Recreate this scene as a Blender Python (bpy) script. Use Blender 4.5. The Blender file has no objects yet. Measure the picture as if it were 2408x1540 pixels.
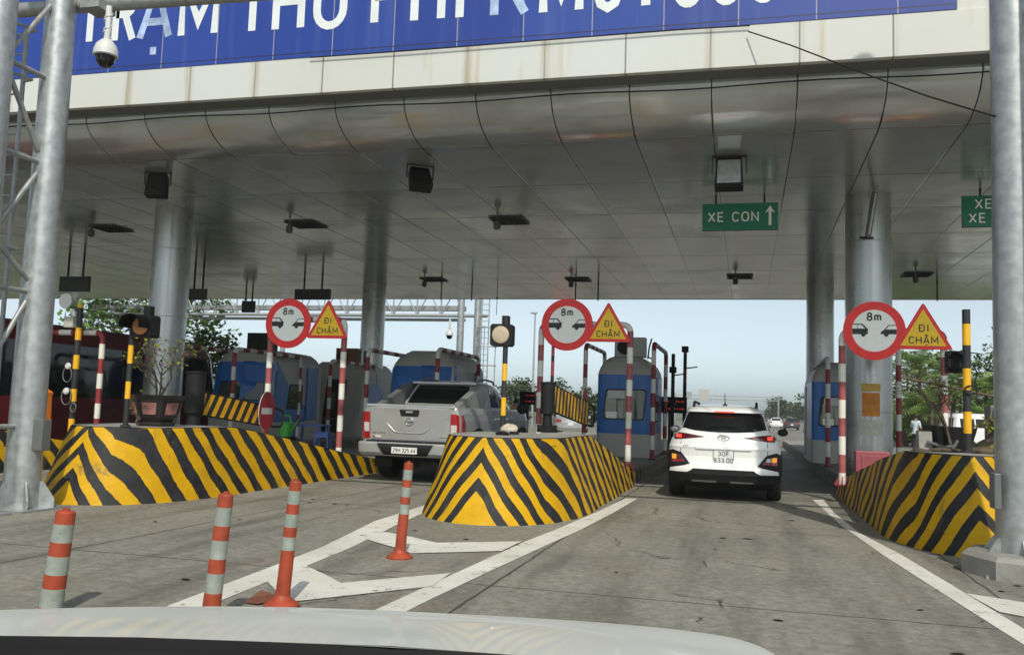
import bpy, math, random
from math import sin, cos, pi, radians as RD, atan2, hypot
from mathutils import Vector, Matrix
from mathutils.geometry import delaunay_2d_cdt
random.seed(7)
S = bpy.context.scene
COL = S.collection
# ------------------------------------------------------------------ camera
cd = bpy.data.cameras.new('camera'); cam = bpy.data.objects.new('camera', cd); COL.objects.link(cam)
yw, pt, rl = RD(14.807), RD(5.227), RD(1.9355)
fw = Vector((-sin(yw)*cos(pt), cos(yw)*cos(pt), sin(pt))); ri = Vector((cos(yw), sin(yw), 0)); up = ri.cross(fw)
r2 = cos(rl)*ri + sin(rl)*up; u2 = -sin(rl)*ri + cos(rl)*up
cam.matrix_world = Matrix(((r2.x, u2.x, -fw.x, 0), (r2.y, u2.y, -fw.y, 0), (r2.z, u2.z, -fw.z, 1.34), (0, 0, 0, 1)))
cd.sensor_fit = 'HORIZONTAL'; cd.sensor_width = 36; cd.lens = 36*2100/2408
cd.clip_start = .05; cd.clip_end = 6000
S.camera = cam
# ------------------------------------------------------------------ light
SUN_EL, SUN_AZ = RD(46), RD(159.5)          # azimuth clockwise from +Y: behind the camera, to the right
w = bpy.data.worlds.new('World'); S.world = w; w.use_nodes = True
nt = w.node_tree; nt.nodes.clear()
sky = nt.nodes.new('ShaderNodeTexSky'); sky.sky_type = 'NISHITA'; sky.sun_disc = False
sky.sun_elevation = SUN_EL; sky.sun_rotation = SUN_AZ; sky.air_density = .45; sky.dust_density = 1.5; sky.ozone_density = 4.0
bg = nt.nodes.new('ShaderNodeBackground'); bg.inputs[1].default_value = .112
wo = nt.nodes.new('ShaderNodeOutputWorld')
hz = nt.nodes.new('ShaderNodeHueSaturation'); hz.inputs['Saturation'].default_value = .36
tn = nt.nodes.new('ShaderNodeMix'); tn.data_type = 'RGBA'; tn.blend_type = 'MULTIPLY'; tn.inputs[0].default_value = 1; tn.inputs[7].default_value = (.92, 1.0, .94, 1)   # humid grey-blue air
nt.links.new(sky.outputs[0], hz.inputs['Color']); nt.links.new(hz.outputs[0], tn.inputs[6]); nt.links.new(tn.outputs[2], bg.inputs[0]); nt.links.new(bg.outputs[0], wo.inputs[0])
sl = bpy.data.lights.new('sun', 'SUN'); sl.energy = 1.85; sl.angle = RD(.7); sl.color = (1, .93, .80)
so = bpy.data.objects.new('sun', sl); COL.objects.link(so)
sd = Vector((sin(SUN_AZ)*cos(SUN_EL), cos(SUN_AZ)*cos(SUN_EL), sin(SUN_EL)))
so.rotation_euler = sd.to_track_quat('Z', 'Y').to_euler(); so.location = (5, -10, 30)
S.view_settings.view_transform = 'Standard'; S.view_settings.look = 'None'; S.view_settings.exposure = 0.76; S.view_settings.gamma = 1
S.view_settings.use_curve_mapping = False
try:
    S.cycles.max_bounces = 8; S.cycles.diffuse_bounces = 5; S.cycles.glossy_bounces = 4
except Exception: pass
# ------------------------------------------------------------------ node helpers
class NG:
    def __init__(s, name):
        s.m = bpy.data.materials.new(name); s.m.use_nodes = True; s.t = s.m.node_tree; s.t.nodes.clear()
        s.o = s.t.nodes.new('ShaderNodeOutputMaterial'); s.b = s.t.nodes.new('ShaderNodeBsdfPrincipled')
        s.t.links.new(s.b.outputs[0], s.o.inputs[0]); s.tc = s.t.nodes.new('ShaderNodeTexCoord')
    def put(s, sock, v):
        if v is None: return
        if hasattr(v, 'is_linked') or hasattr(v, 'links'): s.t.links.new(v, sock)
        else:
            if isinstance(v, (tuple, list)) and len(v) == 3 and sock.type == 'RGBA': v = (*v, 1)
            sock.default_value = v
    def math(s, op, a, b=0, c=None):
        n = s.t.nodes.new('ShaderNodeMath'); n.operation = op
        s.put(n.inputs[0], a); s.put(n.inputs[1], b)
        if c is not None: s.put(n.inputs[2], c)
        return n.outputs[0]
    def sep(s, v):
        n = s.t.nodes.new('ShaderNodeSeparateXYZ'); s.put(n.inputs[0], v); return n.outputs
    def comb(s, x, y, z):
        n = s.t.nodes.new('ShaderNodeCombineXYZ')
        for i, v in enumerate((x, y, z)): s.put(n.inputs[i], v)
        return n.outputs[0]
    def noise(s, scale, vec=None, detail=4, rough=.55, sc=None):
        n = s.t.nodes.new('ShaderNodeTexNoise'); v = vec if vec is not None else s.tc.outputs['Object']
        if sc:
            mp = s.t.nodes.new('ShaderNodeMapping'); s.put(mp.inputs[0], v); mp.inputs['Scale'].default_value = sc; v = mp.outputs[0]
        s.put(n.inputs['Vector'], v); n.inputs['Scale'].default_value = scale; n.inputs['Detail'].default_value = detail; n.inputs['Roughness'].default_value = rough
        return n.outputs[0]
    def white(s, vec):
        n = s.t.nodes.new('ShaderNodeTexWhiteNoise'); s.put(n.inputs['Vector'], vec); return n.outputs[0]
    def ramp(s, f, a, b, lo=0., hi=1.):
        n = s.t.nodes.new('ShaderNodeMapRange'); s.put(n.inputs[0], f)
        n.inputs[1].default_value = a; n.inputs[2].default_value = b; n.inputs[3].default_value = lo; n.inputs[4].default_value = hi
        return n.outputs[0]
    def mix(s, f, a, b, mode='MIX'):
        n = s.t.nodes.new('ShaderNodeMix'); n.data_type = 'RGBA'; n.blend_type = mode
        s.put(n.inputs[0], f); s.put(n.inputs[6], a); s.put(n.inputs[7], b); return n.outputs[2]
    def bump(s, h, strength=.3, dist=.01):
        n = s.t.nodes.new('ShaderNodeBump'); s.put(n.inputs['Height'], h); n.inputs['Strength'].default_value = strength; n.inputs['Distance'].default_value = dist
        s.t.links.new(n.outputs[0], s.b.inputs['Normal'])
    def set(s, **k):
        for a, v in k.items():
            nm = {'color': 'Base Color', 'rough': 'Roughness', 'metal': 'Metallic', 'coat': 'Coat Weight', 'spec': 'Specular IOR Level', 'alpha': 'Alpha', 'trans': 'Transmission Weight', 'ior': 'IOR', 'emit': 'Emission Color', 'estr': 'Emission Strength', 'coatr': 'Coat Roughness', 'sss': 'Subsurface Weight'}[a]
            s.put(s.b.inputs[nm], v)
        return s
def mul(c, f): return tuple(min(1, x*f) for x in c[:3])
def mat(name, col, rough=.5, metal=0., var=.12, vs=3., bump=0., bs=60., coat=0., spec=.5, dirt=None, emit=0.):
    """painted / plain surface with uneven tone; dirt=(colour, threshold, scale) adds blotchy stains"""
    g = NG(name); n = g.noise(vs, detail=6)
    c = g.mix(g.ramp(n, .3, .7), mul(col, 1-var), mul(col, 1+var))
    if dirt:
        dn = g.noise(dirt[2], detail=8, rough=.65); c = g.mix(g.ramp(dn, dirt[1], dirt[1]+.13), c, dirt[0])
    g.set(color=c, rough=g.ramp(n, .3, .7, max(0, rough-.08), min(1, rough+.08)), metal=metal, coat=coat, spec=spec)
    if coat: g.set(coatr=.04)
    if bump: g.bump(g.noise(bs, detail=5), bump, .01)
    if emit: g.set(emit=col, estr=emit)
    return g.m
M = {}
RED, WHT, YEL, BLK = (.42, .025, .03), (.72, .70, .64), (.80, .43, .012), (.022, .023, .026)
M['red'] = mat('red_paint', (.26, .028, .033), .5, var=.25, vs=6, dirt=((.33, .16, .14), .66, 9))
M['redfade'] = mat('sun_faded_red_paint', (.33, .085, .085), .55, var=.3, vs=5, dirt=((.45, .30, .27), .62, 10))
M['white'] = mat('white_paint', WHT, .5, var=.08, vs=5, dirt=((.30, .25, .19), .68, 11))
M['yellow'] = mat('yellow_paint', YEL, .45, var=.1, vs=6, dirt=((.40, .22, .03), .7, 12))
M['black'] = mat('black_paint', BLK, .5, var=.3, vs=6, dirt=((.07, .07, .068), .66, 9))
M['galv'] = mat('galvanised_steel', (.42, .44, .45), .42, .65, var=.2, vs=9, bump=.08, bs=30, dirt=((.25, .24, .22), .66, 5))
M['galvd'] = mat('weathered_galvanised_steel', (.34, .35, .35), .5, .5, var=.2, vs=12)
M['steel'] = mat('brushed_steel_cladding', (.40, .41, .41), .30, .75, var=.12, vs=2, dirt=((.27, .26, .25), .7, 4))
M['dark'] = mat('dark_plastic', (.011, .0115, .013), .6, var=.25, spec=.3)
M['darkmetal'] = mat('dark_metal', (.05, .05, .052), .45, .3, var=.2)
M['rubber'] = mat('tyre_rubber', (.02, .02, .021), .8, var=.2, vs=20)
M['glassd'] = mat('dark_tinted_glass', (.006, .007, .008), .06, 0, var=.1, spec=.6)
M['carwhite'] = mat('white_car_paint', (.78, .79, .79), .35, 0, var=.02, coat=1.)
M['hood'] = mat('dusty_white_car_paint', (.60, .625, .61), .5, 0, var=.03, vs=4, coat=.22, spec=.3, dirt=((.66, .68, .66), .70, 30))
M['silver'] = mat('silver_car_paint', (.43, .44, .44), .34, .45, var=.05, coat=.5)
M['silverside'] = M['silver']
M['chrome'] = mat('chrome', (.75, .76, .77), .12, 1., var=.03)
M['lampred'] = mat('red_lamp_lens', (.30, .006, .008), .12, coat=1., var=.15)
M['lampdark'] = mat('dark_red_lamp_lens', (.09, .004, .006), .1, coat=1., var=.15)
M['lampclear'] = mat('clear_lamp_lens', (.55, .52, .5), .1, coat=1., var=.1)
M['amber'] = mat('amber_lamp_lens', (.75, .22, .01), .15, coat=1., var=.1)
M['brake'] = mat('lit_brake_lamp', (1., .05, .03), .2, var=.05, emit=.7)
M['amberlit'] = mat('lit_amber_lamp', (1., .33, .02), .2, var=.05, emit=.3)
M['led'] = mat('red_led_digits', (1., .05, .03), .3, var=.3, vs=40, emit=.10)
M['signred'] = mat('sign_red_sheeting', (.88, .022, .020), .35, var=.12, vs=10)
M['signwhite'] = mat('sign_white_sheeting', (.95, .95, .92), .4, var=.03, vs=8, dirt=((.6, .57, .48), .72, 9))
M['signyellow'] = mat('sign_yellow_sheeting', (1., .60, .005), .35, var=.07, vs=10)
M['signblack'] = mat('sign_black_film', (.012, .012, .014), .4, var=.1)
M['signredshaded'] = mat('shade_darkened_red_sheeting', (.33, .014, .022), .5, var=.2, vs=6)  # no entry red taken down to maroon: shade put into the colour
M['signgreen'] = mat('sign_green_sheeting', (.012, .20, .125), .4, var=.1, vs=5)
M['orange'] = mat('orange_rubber', (.33, .052, .020), .6, var=.22, vs=9, dirt=((.14, .045, .025), .62, 14))
M['reflect'] = mat('pale_reflective_tape', (.27, .305, .27), .5, var=.2, vs=14, dirt=((.035, .035, .03), .64, 20))
M['boothblue'] = mat('booth_blue_panel', (.007, .125, .44), .42, var=.1, vs=2, coat=.2)
M['boothgrey'] = mat('booth_pale_grey_panel', (.42, .41, .39), .5, var=.08, vs=2, dirt=((.3, .28, .25), .68, 3))
M['glass'] = mat('booth_window_glass', (.05, .06, .06), .07, var=.4, vs=1.5, spec=.8)
M['seal'] = M['dark']
M['concrete'] = mat('worn_concrete', (.27, .265, .245), .85, var=.25, vs=2, bump=.4, bs=40, dirt=((.12, .115, .10), .62, 3))
g = NG('worn_striped_kerb'); X_, Y_, Z_ = g.sep(g.tc.outputs['Object']); n = g.noise(3, detail=7)
c = g.mix(g.ramp(n, .3, .7), (.10, .098, .09), (.19, .18, .165)); st = g.ramp(g.math('ABSOLUTE', g.math('SUBTRACT', g.math('FRACT', g.math('ADD', g.math('MULTIPLY', Y_, 1.55), Z_)), .5)), .24, .26)
c = g.mix(g.math('MULTIPLY', st, g.ramp(g.noise(2.2, detail=9, rough=.7), .42, .56, 0, .75)), c, (.34, .23, .035)); c = g.mix(g.ramp(g.noise(4, detail=8), .58, .66), c, (.05, .05, .048))
g.set(color=c, rough=.85); g.bump(n, .4, .01); M['kerb'] = g.m
M['panelgrey'] = mat('grey_cabinet_paint', (.13, .135, .14), .45, var=.1)
M['maroon'] = mat('maroon_cabinet_paint', (.30, .07, .09), .45, var=.15)
M['rust'] = mat('brown_box_paint', (.16, .06, .035), .6, var=.2)
M['skin'] = mat('skin', (.42, .24, .16), .55, var=.08)
M['hair'] = mat('black_hair', (.012, .010, .010), .6, var=.3)
M['shirt'] = mat('pale_blue_shirt', (.55, .66, .74), .8, var=.08, vs=8)
M['shirty'] = mat('ochre_shirt', (.45, .27, .05), .8, var=.08, vs=8)
M['trouser'] = mat('dark_trousers', (.02, .022, .028), .8, var=.2)
M['bark'] = mat('bark', (.12, .09, .065), .9, var=.35, vs=8, bump=.5)
M['bluepl'] = mat('blue_plastic', (.07, .13, .42), .4, var=.08)
M['bottle'] = mat('blue_water_bottle', (.03, .14, .34), .15, var=.15, coat=.5)
M['green_pl'] = mat('green_plastic', (.06, .36, .05), .4, var=.1)
M['plate'] = mat('number_plate', (.72, .73, .72), .4, var=.04)
M['pink'] = mat('pink_glazed_relief', (.26, .12, .11), .35, var=.6, vs=9, bump=.9, bs=14)
M['pot'] = mat('dark_glazed_pot', (.018, .016, .017), .35, var=.3)
M['rock'] = mat('pale_rock', (.50, .45, .36), .85, var=.2, vs=12, bump=.8, bs=25)
M['soil'] = mat('dry_soil', (.10, .075, .05), .95, var=.4, vs=12, bump=.6)
M['orangeb'] = mat('orange_cabinet', (.75, .20, .01), .45, var=.08)
M['bucket'] = mat('white_plastic', (.6, .6, .6), .45, var=.05)
M['busred'] = mat('dark_red_coach_paint', (.11, .010, .013), .35, var=.1, coat=.4)
M['ochre'] = mat('yellow_notice', (.5, .33, .06), .6, var=.2, vs=12)
M['onotice'] = mat('orange_notice', (.46, .17, .01), .55, var=.25, vs=8)
M['palenotice'] = mat('pale_notice', (.42, .42, .36), .6, var=.15, vs=10)
M['lens'] = mat('unlit_beige_lamp_lens', (.46, .38, .27), .35, var=.12, vs=12)
M['lenso'] = mat('unlit_orange_lamp_lens', (.50, .22, .09), .35, var=.12, vs=12)
def leafmat(name, a, b, c):
    g = NG(name); gi = g.t.nodes.new('ShaderNodeNewGeometry'); r = gi.outputs['Random Per Island']
    n = g.noise(.8, detail=2)
    col = g.mix(g.ramp(r, 0, 1), a, b); col = g.mix(g.ramp(n, .45, .7), col, c)
    g.set(color=col, rough=.55, spec=.3, sss=.0)
    return g.m
M['leaf'] = leafmat('broad_leaf', (.07, .13, .03), (.15, .25, .055), (.12, .21, .04))
M['leafd'] = leafmat('dark_leaf', (.05, .09, .03), (.09, .15, .045), (.11, .16, .05))
M['palm'] = leafmat('palm_leaf', (.10, .17, .045), (.22, .33, .08), (.18, .26, .06))
M['leaff'] = leafmat('distant_leaf', (.05, .08, .035), (.085, .12, .05), (.075, .11, .04))
M['leafy'] = leafmat('yellowing_leaf', (.09, .14, .02), (.22, .22, .03), (.13, .17, .03))
M['flower'] = mat('magenta_flower', (.45, .05, .15), .6, var=.2)
M['umbb'] = mat('blue_parasol_cloth', (.05, .11, .45), .7); M['umby'] = mat('lime_parasol_cloth', (.38, .50, .06), .7)
# ------------------------------------------------------------------ mesh builder
class MB:
    def __init__(s): s.v = []; s.f = []; s.m = []; s.sm = []; s.uv = None
    def add(s, vs, fs, m=0, smooth=False):
        o = len(s.v); s.v += [tuple(v) for v in vs]
        for f in fs: s.f.append(tuple(i+o for i in f)); s.m.append(m); s.sm.append(smooth)
    def box(s, c, d, m=0, rot=None, taper=1.):
        hx, hy, hz = d[0]/2, d[1]/2, d[2]/2; P = []
        for z, t in ((-hz, 1), (hz, taper)):
            for x, y in ((-hx, -hy), (hx, -hy), (hx, hy), (-hx, hy)): P.append(Vector((x*t, y*t, z)))
        if rot is not None: P = [rot @ p for p in P]
        s.add([p+Vector(c) for p in P], [(3, 2, 1, 0), (4, 5, 6, 7), (0, 1, 5, 4), (1, 2, 6, 5), (2, 3, 7, 6), (3, 0, 4, 7)], m)
    def tube(s, pts, r, n=12, m=0, cap=True):
        pts = [Vector(p) for p in pts]; rs = r if isinstance(r, (list, tuple)) else [r]*len(pts); ms = m if isinstance(m, (list, tuple)) else [m]*(len(pts)-1)
        rings = []; ref = None
        for i, p in enumerate(pts):
            a = pts[max(0, i-1)]; b = pts[min(len(pts)-1, i+1)]
            if (p-a).length > 1e-9 and (b-p).length > 1e-9: d = ((p-a).normalized()+(b-p).normalized())
            else: d = b-a
            d = d.normalized() if d.length > 1e-9 else Vector((0, 0, 1))
            if ref is None: ref = Vector((1, 0, 0)) if abs(d.x) < .8 else Vector((0, 1, 0))
            u = (ref - d*ref.dot(d)).normalized(); ref = u; w_ = d.cross(u)
            rings.append([p + (u*cos(2*pi*k/n) + w_*sin(2*pi*k/n))*rs[i] for k in range(n)])
        for i in range(len(pts)-1):
            s.add(rings[i]+rings[i+1], [(k, (k+1) % n, n+(k+1) % n, n+k) for k in range(n)], ms[i], True)
        if cap:
            s.add(rings[0], [tuple(range(n-1, -1, -1))], ms[0]); s.add(rings[-1], [tuple(range(n))], ms[-1])
    def lathe(s, prof, c=(0, 0, 0), axis='Z', n=24, m=0, smooth=True, cap=True):
        def P(r, z, a):
            x, y = r*cos(a), r*sin(a)
            return {'Z': (x, y, z), 'X': (z, x, y), 'Y': (y, z, x)}[axis]
        cc = Vector(c); R_ = [[Vector(P(r, z, 2*pi*k/n))+cc for k in range(n)] for r, z in prof]
        ms = m if isinstance(m, (list, tuple)) else [m]*(len(prof)-1)
        for i in range(len(prof)-1):
            s.add(R_[i]+R_[i+1], [(k, (k+1) % n, n+(k+1) % n, n+k) for k in range(n)], ms[i], smooth)
        if cap:
            if prof[0][0] > 1e-6: s.add(R_[0], [tuple(range(n-1, -1, -1))], ms[0])
            if prof[-1][0] > 1e-6: s.add(R_[-1], [tuple(range(n))], ms[-1])
    def poly(s, pts, y0, y1, m=0, ms=None):
        """closed outline in x,z (counter-clockwise seen from -Y); front at y0, back at y1"""
        n = len(pts); a = [(x, y0, z) for x, z in pts]; b = [(x, y1, z) for x, z in pts]
        s.add(a, [tuple(range(n))], m); s.add(b, [tuple(range(n-1, -1, -1))], m if ms is None else ms)
        s.add(a+b, [((i+1) % n, i, n+i, n+(i+1) % n) for i in range(n)], m if ms is None else ms)
    def extr(s, pts, ax, a0, a1, m=0):
        """prism of a closed outline. ax 'X': outline in (y,z); 'Z': outline in (x,y)"""
        n = len(pts); f = (lambda p, t: (t, p[0], p[1])) if ax == 'X' else (lambda p, t: (p[0], p[1], t))
        a = [f(p, a0) for p in pts]; b = [f(p, a1) for p in pts]
        s.add(a, [tuple(range(n-1, -1, -1))], m); s.add(b, [tuple(range(n))], m); s.add(a+b, [(i, (i+1) % n, n+(i+1) % n, n+i) for i in range(n)], m)
    def grid(s, P, m=0, smooth=True, flip=False):
        r, c = len(P), len(P[0]); V = [p for row in P for p in row]; F = []
        for i in range(r-1):
            for j in range(c-1):
                q = (i*c+j, i*c+j+1, (i+1)*c+j+1, (i+1)*c+j); F.append(q[::-1] if flip else q)
        s.add(V, F, m, smooth)
    def build(s, name, mats, parent=None, loc=None, rz=0, bevel=0., kind=None):
        me = bpy.data.meshes.new(name); me.from_pydata(s.v, [], s.f)
        for k in (mats if isinstance(mats, (list, tuple)) else [mats]): me.materials.append(M[k] if isinstance(k, str) else k)
        me.polygons.foreach_set('material_index', s.m); me.polygons.foreach_set('use_smooth', s.sm)
        if s.uv:
            u = me.uv_layers.new(name='UVMap')
            for l in me.loops: u.data[l.index].uv = s.uv[l.vertex_index]
        me.update()
        o = bpy.data.objects.new(name, me); COL.objects.link(o)
        if parent: o.parent = parent
        if loc is not None: o.location = loc
        if rz: o.rotation_euler.z = rz
        if bevel:
            b = o.modifiers.new('bevel', 'BEVEL'); b.width = bevel; b.segments = 2; b.limit_method = 'ANGLE'; b.angle_limit = RD(50); b.use_clamp_overlap = True
        if kind: o['kind'] = kind
        return o
def tag(o, label, cat, group=None):
    o['label'] = label; o['category'] = cat
    if group: o['group'] = group
    return o
def thing(name, label, cat, loc=(0, 0, 0), rz=0, group=None):
    o = bpy.data.objects.new(name, None); COL.objects.link(o); o.location = loc; o.rotation_euler.z = rz; o.empty_display_size = .2
    return tag(o, label, cat, group)
def copy_tree(o, label, loc, rz=0, group=None):
    def cp(a, par):
        c = a.copy(); COL.objects.link(c)
        if par: c.parent = par
        for ch in [x for x in COL.objects if x.parent == a]: cp(ch, c)
        return c
    c = cp(o, None); c.location = loc; c.rotation_euler.z = rz; c['label'] = label
    if group: c['group'] = group
    return c
def bands(path, r, cyc, n=12, start=0.):
    """tube along path whose painted bands follow cyc = [(length, mat index), ...]"""
    P = [Vector(p) for p in path]; out = [P[0]]; ms = []; ci = 0; left = cyc[0][0]-start
    for a, b in zip(P, P[1:]):
        L = (b-a).length; d = 0
        while L-d > left+1e-6:
            d += left; out.append(a+(b-a)*(d/L)); ms.append(cyc[ci % len(cyc)][1]); ci += 1; left = cyc[ci % len(cyc)][0]
        left -= L-d
        if (b-out[-1]).length > 1e-5: out.append(b); ms.append(cyc[ci % len(cyc)][1])
    return out, ms
def bend(pts, r, n=5):
    """round the corners of a polyline with radius r"""
    P = [Vector(p) for p in pts]; out = [P[0]]
    for i in range(1, len(P)-1):
        a, b, c = P[i-1], P[i], P[i+1]; u = (a-b).normalized(); v = (c-b).normalized(); p0 = b+u*r; p1 = b+v*r
        for k in range(n+1):
            t = k/n; out.append((1-t)**2*p0 + 2*t*(1-t)*b + t*t*p1)
    return out+[P[-1]]
# ------------------------------------------------------------------ stroke lettering
def arc(cx, cy, rx, ry, a0, a1, n=9): return [(cx+rx*cos(RD(a0+(a1-a0)*i/n)), cy+ry*sin(RD(a0+(a1-a0)*i/n))) for i in range(n+1)]
def ring0(w_=.56): r = w_/2; return [arc(r, 1-r, r, r, 0, 180)+arc(r, r, r, r, 180, 360)+[(w_, 1-r)]]
G = {
 'T': (.58, [[(0, 1), (.58, 1)], [(.29, 1), (.29, 0)]]), 'I': (.0, [[(0, 0), (0, 1)]]), 'H': (.58, [[(0, 0), (0, 1)], [(.58, 0), (.58, 1)], [(0, .5), (.58, .5)]]),
 'R': (.56, [[(0, 0), (0, 1), (.30, 1)]+arc(.30, .75, .25, .25, 90, -90)+[(0, .5)], [(.28, .5), (.56, 0)]]),
 'P': (.56, [[(0, 0), (0, 1), (.30, 1)]+arc(.30, .73, .26, .27, 90, -90)+[(0, .46)]]),
 'A': (.66, [[(0, 0), (.33, 1), (.66, 0)], [(.1, .3), (.56, .3)]]), 'M': (.72, [[(0, 0), (0, 1), (.36, .25), (.72, 1), (.72, 0)]]),
 'N': (.58, [[(0, 0), (0, 1), (.58, 0), (.58, 1)]]), 'K': (.58, [[(0, 0), (0, 1)], [(.56, 1), (.03, .42)], [(.2, .6), (.58, 0)]]),
 'U': (.58, [[(0, 1), (0, .29)]+arc(.29, .29, .29, .29, 180, 360)+[(.58, 1)]]), 'O': (.6, ring0(.6)), '0': (.5, ring0(.5)),
 'C': (.56, [arc(.29, .71, .28, .29, 20, 180)+arc(.29, .29, .28, .29, 180, 340)]), 'X': (.58, [[(0, 0), (.58, 1)], [(0, 1), (.58, 0)]]),
 'E': (.48, [[(.48, 1), (0, 1), (0, 0), (.48, 0)], [(0, .51), (.42, .51)]]), 'F': (.48, [[(.48, 1), (0, 1), (0, 0)], [(0, .51), (.42, .51)]]),
 'D': (.58, [[(0, 0), (0, 1), (.26, 1)]+arc(.26, .68, .32, .32, 90, 0)+arc(.26, .32, .32, .32, 0, -90)+[(0, 0)]]),
 'V': (.6, [[(0, 1), (.3, 0), (.6, 1)]]), 'J': (.4, [[(.4, 1), (.4, .2)]+arc(.2, .2, .2, .2, 0, -180)]),
 '1': (.24, [[(0, .76), (.24, 1), (.24, 0)]]), '2': (.5, [arc(.25, .73, .25, .27, 170, -30)+[(0, 0), (.5, 0)]]),
 '3': (.5, [arc(.25, .75, .23, .25, 160, -80)+arc(.25, .26, .25, .26, 80, -160)]), '4': (.54, [[(.40, 0), (.40, 1), (0, .28), (.54, .28)]]),
 '5': (.5, [[(.46, 1), (.05, 1), (.03, .55)]+arc(.24, .32, .26, .31, 120, -150)]), '8': (.5, [arc(.25, .76, .21, .24, -90, 270)+arc(.25, .26, .25, .26, 90, 450)]),
 '9': (.5, [arc(.25, .72, .25, .28, -60, 300)+[(.48, .5), (.40, .1), (.2, 0)]]), '6': (.52, [[(.42, 1), (.1, .52)]+arc(.26, .3, .26, .3, 150, 510)]),
 'm': (.62, [[(0, 0), (0, .68)], [(0, .45)]+arc(.155, .50, .155, .18, 180, 0)+[(.31, 0)], [(.31, .45)]+arc(.465, .50, .155, .18, 180, 0)+[(.62, 0)]]),
 '.': (.02, [[(-.07, 0), (.07, 0)]]), '-': (.18, [[(0, .48), (.18, .48)]]), ' ': (.24, []), '+': (.4, [[(0, .5), (.4, .5)], [(.2, .3), (.2, .7)]]),
}
def _comp(b, extra): return (G[b][0], G[b][1]+extra)
G['Í'] = (.0, G['I'][1]+[[(-.03, 1.14), (.12, 1.32)]])
G['Ạ'] = _comp('A', [[(.26, -.26), (.40, -.26)]]); G['Ậ'] = _comp('A', [[(.15, 1.13), (.33, 1.3), (.51, 1.13)], [(.26, -.22), (.40, -.22)]])
G['Đ'] = _comp('D', [[(-.14, .52), (.24, .52)]]); G['Ả'] = _comp('A', [arc(.33, 1.26, .09, .08, 160, -60)+[(.34, 1.12)]]); G['Á'] = _comp('A', [[(.3, 1.14), (.45, 1.32)]])
def ribbon(mb, pts, t, y, m):
    P = [Vector((a, b)) for a, b in pts]; Q = [P[0]]
    for p in P[1:]:
        if (p-Q[-1]).length > 1e-6: Q.append(p)
    closed = (Q[0]-Q[-1]).length < 1e-5
    if closed: Q = Q[:-1]
    n = len(Q); L, R_ = [], []
    for i in range(n):
        a = Q[i-1] if (closed or i > 0) else None; b = Q[(i+1) % n] if (closed or i < n-1) else None
        d0 = (Q[i]-a).normalized() if a is not None else None; d1 = (b-Q[i]).normalized() if b is not None else None
        if d0 is None: d0 = d1
        if d1 is None: d1 = d0
        n0 = Vector((-d0.y, d0.x)); n1 = Vector((-d1.y, d1.x)); mt = n0+n1
        mt = mt.normalized() if mt.length > 1e-4 else n0
        k = min(1/max(.35, mt.dot(n0)), 2.4); L.append(Q[i]+mt*k*t/2); R_.append(Q[i]-mt*k*t/2)
    for i in range(n if closed else n-1):
        j = (i+1) % n
        mb.add([(q.x, y, q.y) for q in (R_[i], R_[j], L[j], L[i])], [(0, 1, 2, 3)], m)
def text(mb, st, x, z, h, t, y, m=0, align='c', gap=.26, sx=1., shear=None, wear=None):
    """flat lettering in the x,z plane facing -Y. h cap height, t stroke (fraction of h)"""
    wd = sum(G[c][0]*sx+t for c in st)*h + gap*h*(len(st)-1); cx = x-wd/2 if align == 'c' else x
    k = 0
    for ci, c in enumerate(st):
        gw, strokes = G[c]
        for s_ in strokes:
            pts = [(cx+(t/2+px*sx)*h, z+(t/2+py*(1-t))*h) for px, py in s_]
            ribbon(mb, pts, (t if c not in '.' else t*1.1)*h, y-.0004*(k % 4), m if wear is None else wear.get(ci, m)); k += 1
        cx += (gw*sx+t+gap)*h
    return wd
# ================================================================== SETTING
g = NG('road_concrete'); o_ = g.tc.outputs['Object']; X, Y, Z = g.sep(o_)
n1 = g.noise(.55, detail=8, rough=.6); n2 = g.noise(1.0, sc=(2.6, .28, 1), detail=6, rough=.6); n3 = g.noise(28, detail=4, rough=.7); n4 = g.noise(1.7, detail=9, rough=.7)
c = g.mix(g.ramp(n1, .32, .68), (.26, .253, .215), (.375, .362, .31))
c = g.mix(g.ramp(n2, .48, .72, 0, .7), c, (.125, .118, .10))                       # tyre rubber dragged along the lanes
c = g.mix(g.math('MULTIPLY', g.ramp(n4, .55, .72), .7), c, (.36, .335, .27)) # pale dusty patches
c = g.mix(g.math('MULTIPLY', g.ramp(g.noise(.9, sc=(1.2, .35, 1), detail=5), .58, .75), .45), c, (.27, .185, .11)) # brown stains
c = g.mix(g.ramp(n3, .3, .7, 0, .75), c, g.mix(.5, c, (.03, .03, .03)))
n5 = g.noise(11, detail=6, rough=.75); c = g.mix(g.ramp(n5, .34, .62, .52, 0), c, (.055, .053, .048)); sp = g.noise(75, detail=2); c = g.mix(g.ramp(sp, .70, .78, 0, .7), c, (.03, .03, .028))
wob = g.math('MULTIPLY', g.math('SUBTRACT', g.noise(3.2, detail=6), .5), .10)
jy = g.math('ABSOLUTE', g.math('SUBTRACT', g.math('PINGPONG', g.math('ADD', g.math('SUBTRACT', Y, 6.7+450), g.math('MULTIPLY', wob, .35)), 2.25), 0))
jx = g.math('PINGPONG', g.math('ADD', g.math('SUBTRACT', X, -1.87-380), g.math('MULTIPLY', wob, .5)), 1.9)
jm = g.math('MINIMUM', jy, jx)
c = g.mix(g.ramp(jm, .006, .016, .85, 0), c, (.03, .03, .028))
vo = g.t.nodes.new('ShaderNodeTexVoronoi'); vo.feature = 'DISTANCE_TO_EDGE'; vo.inputs['Scale'].default_value = .33
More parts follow.
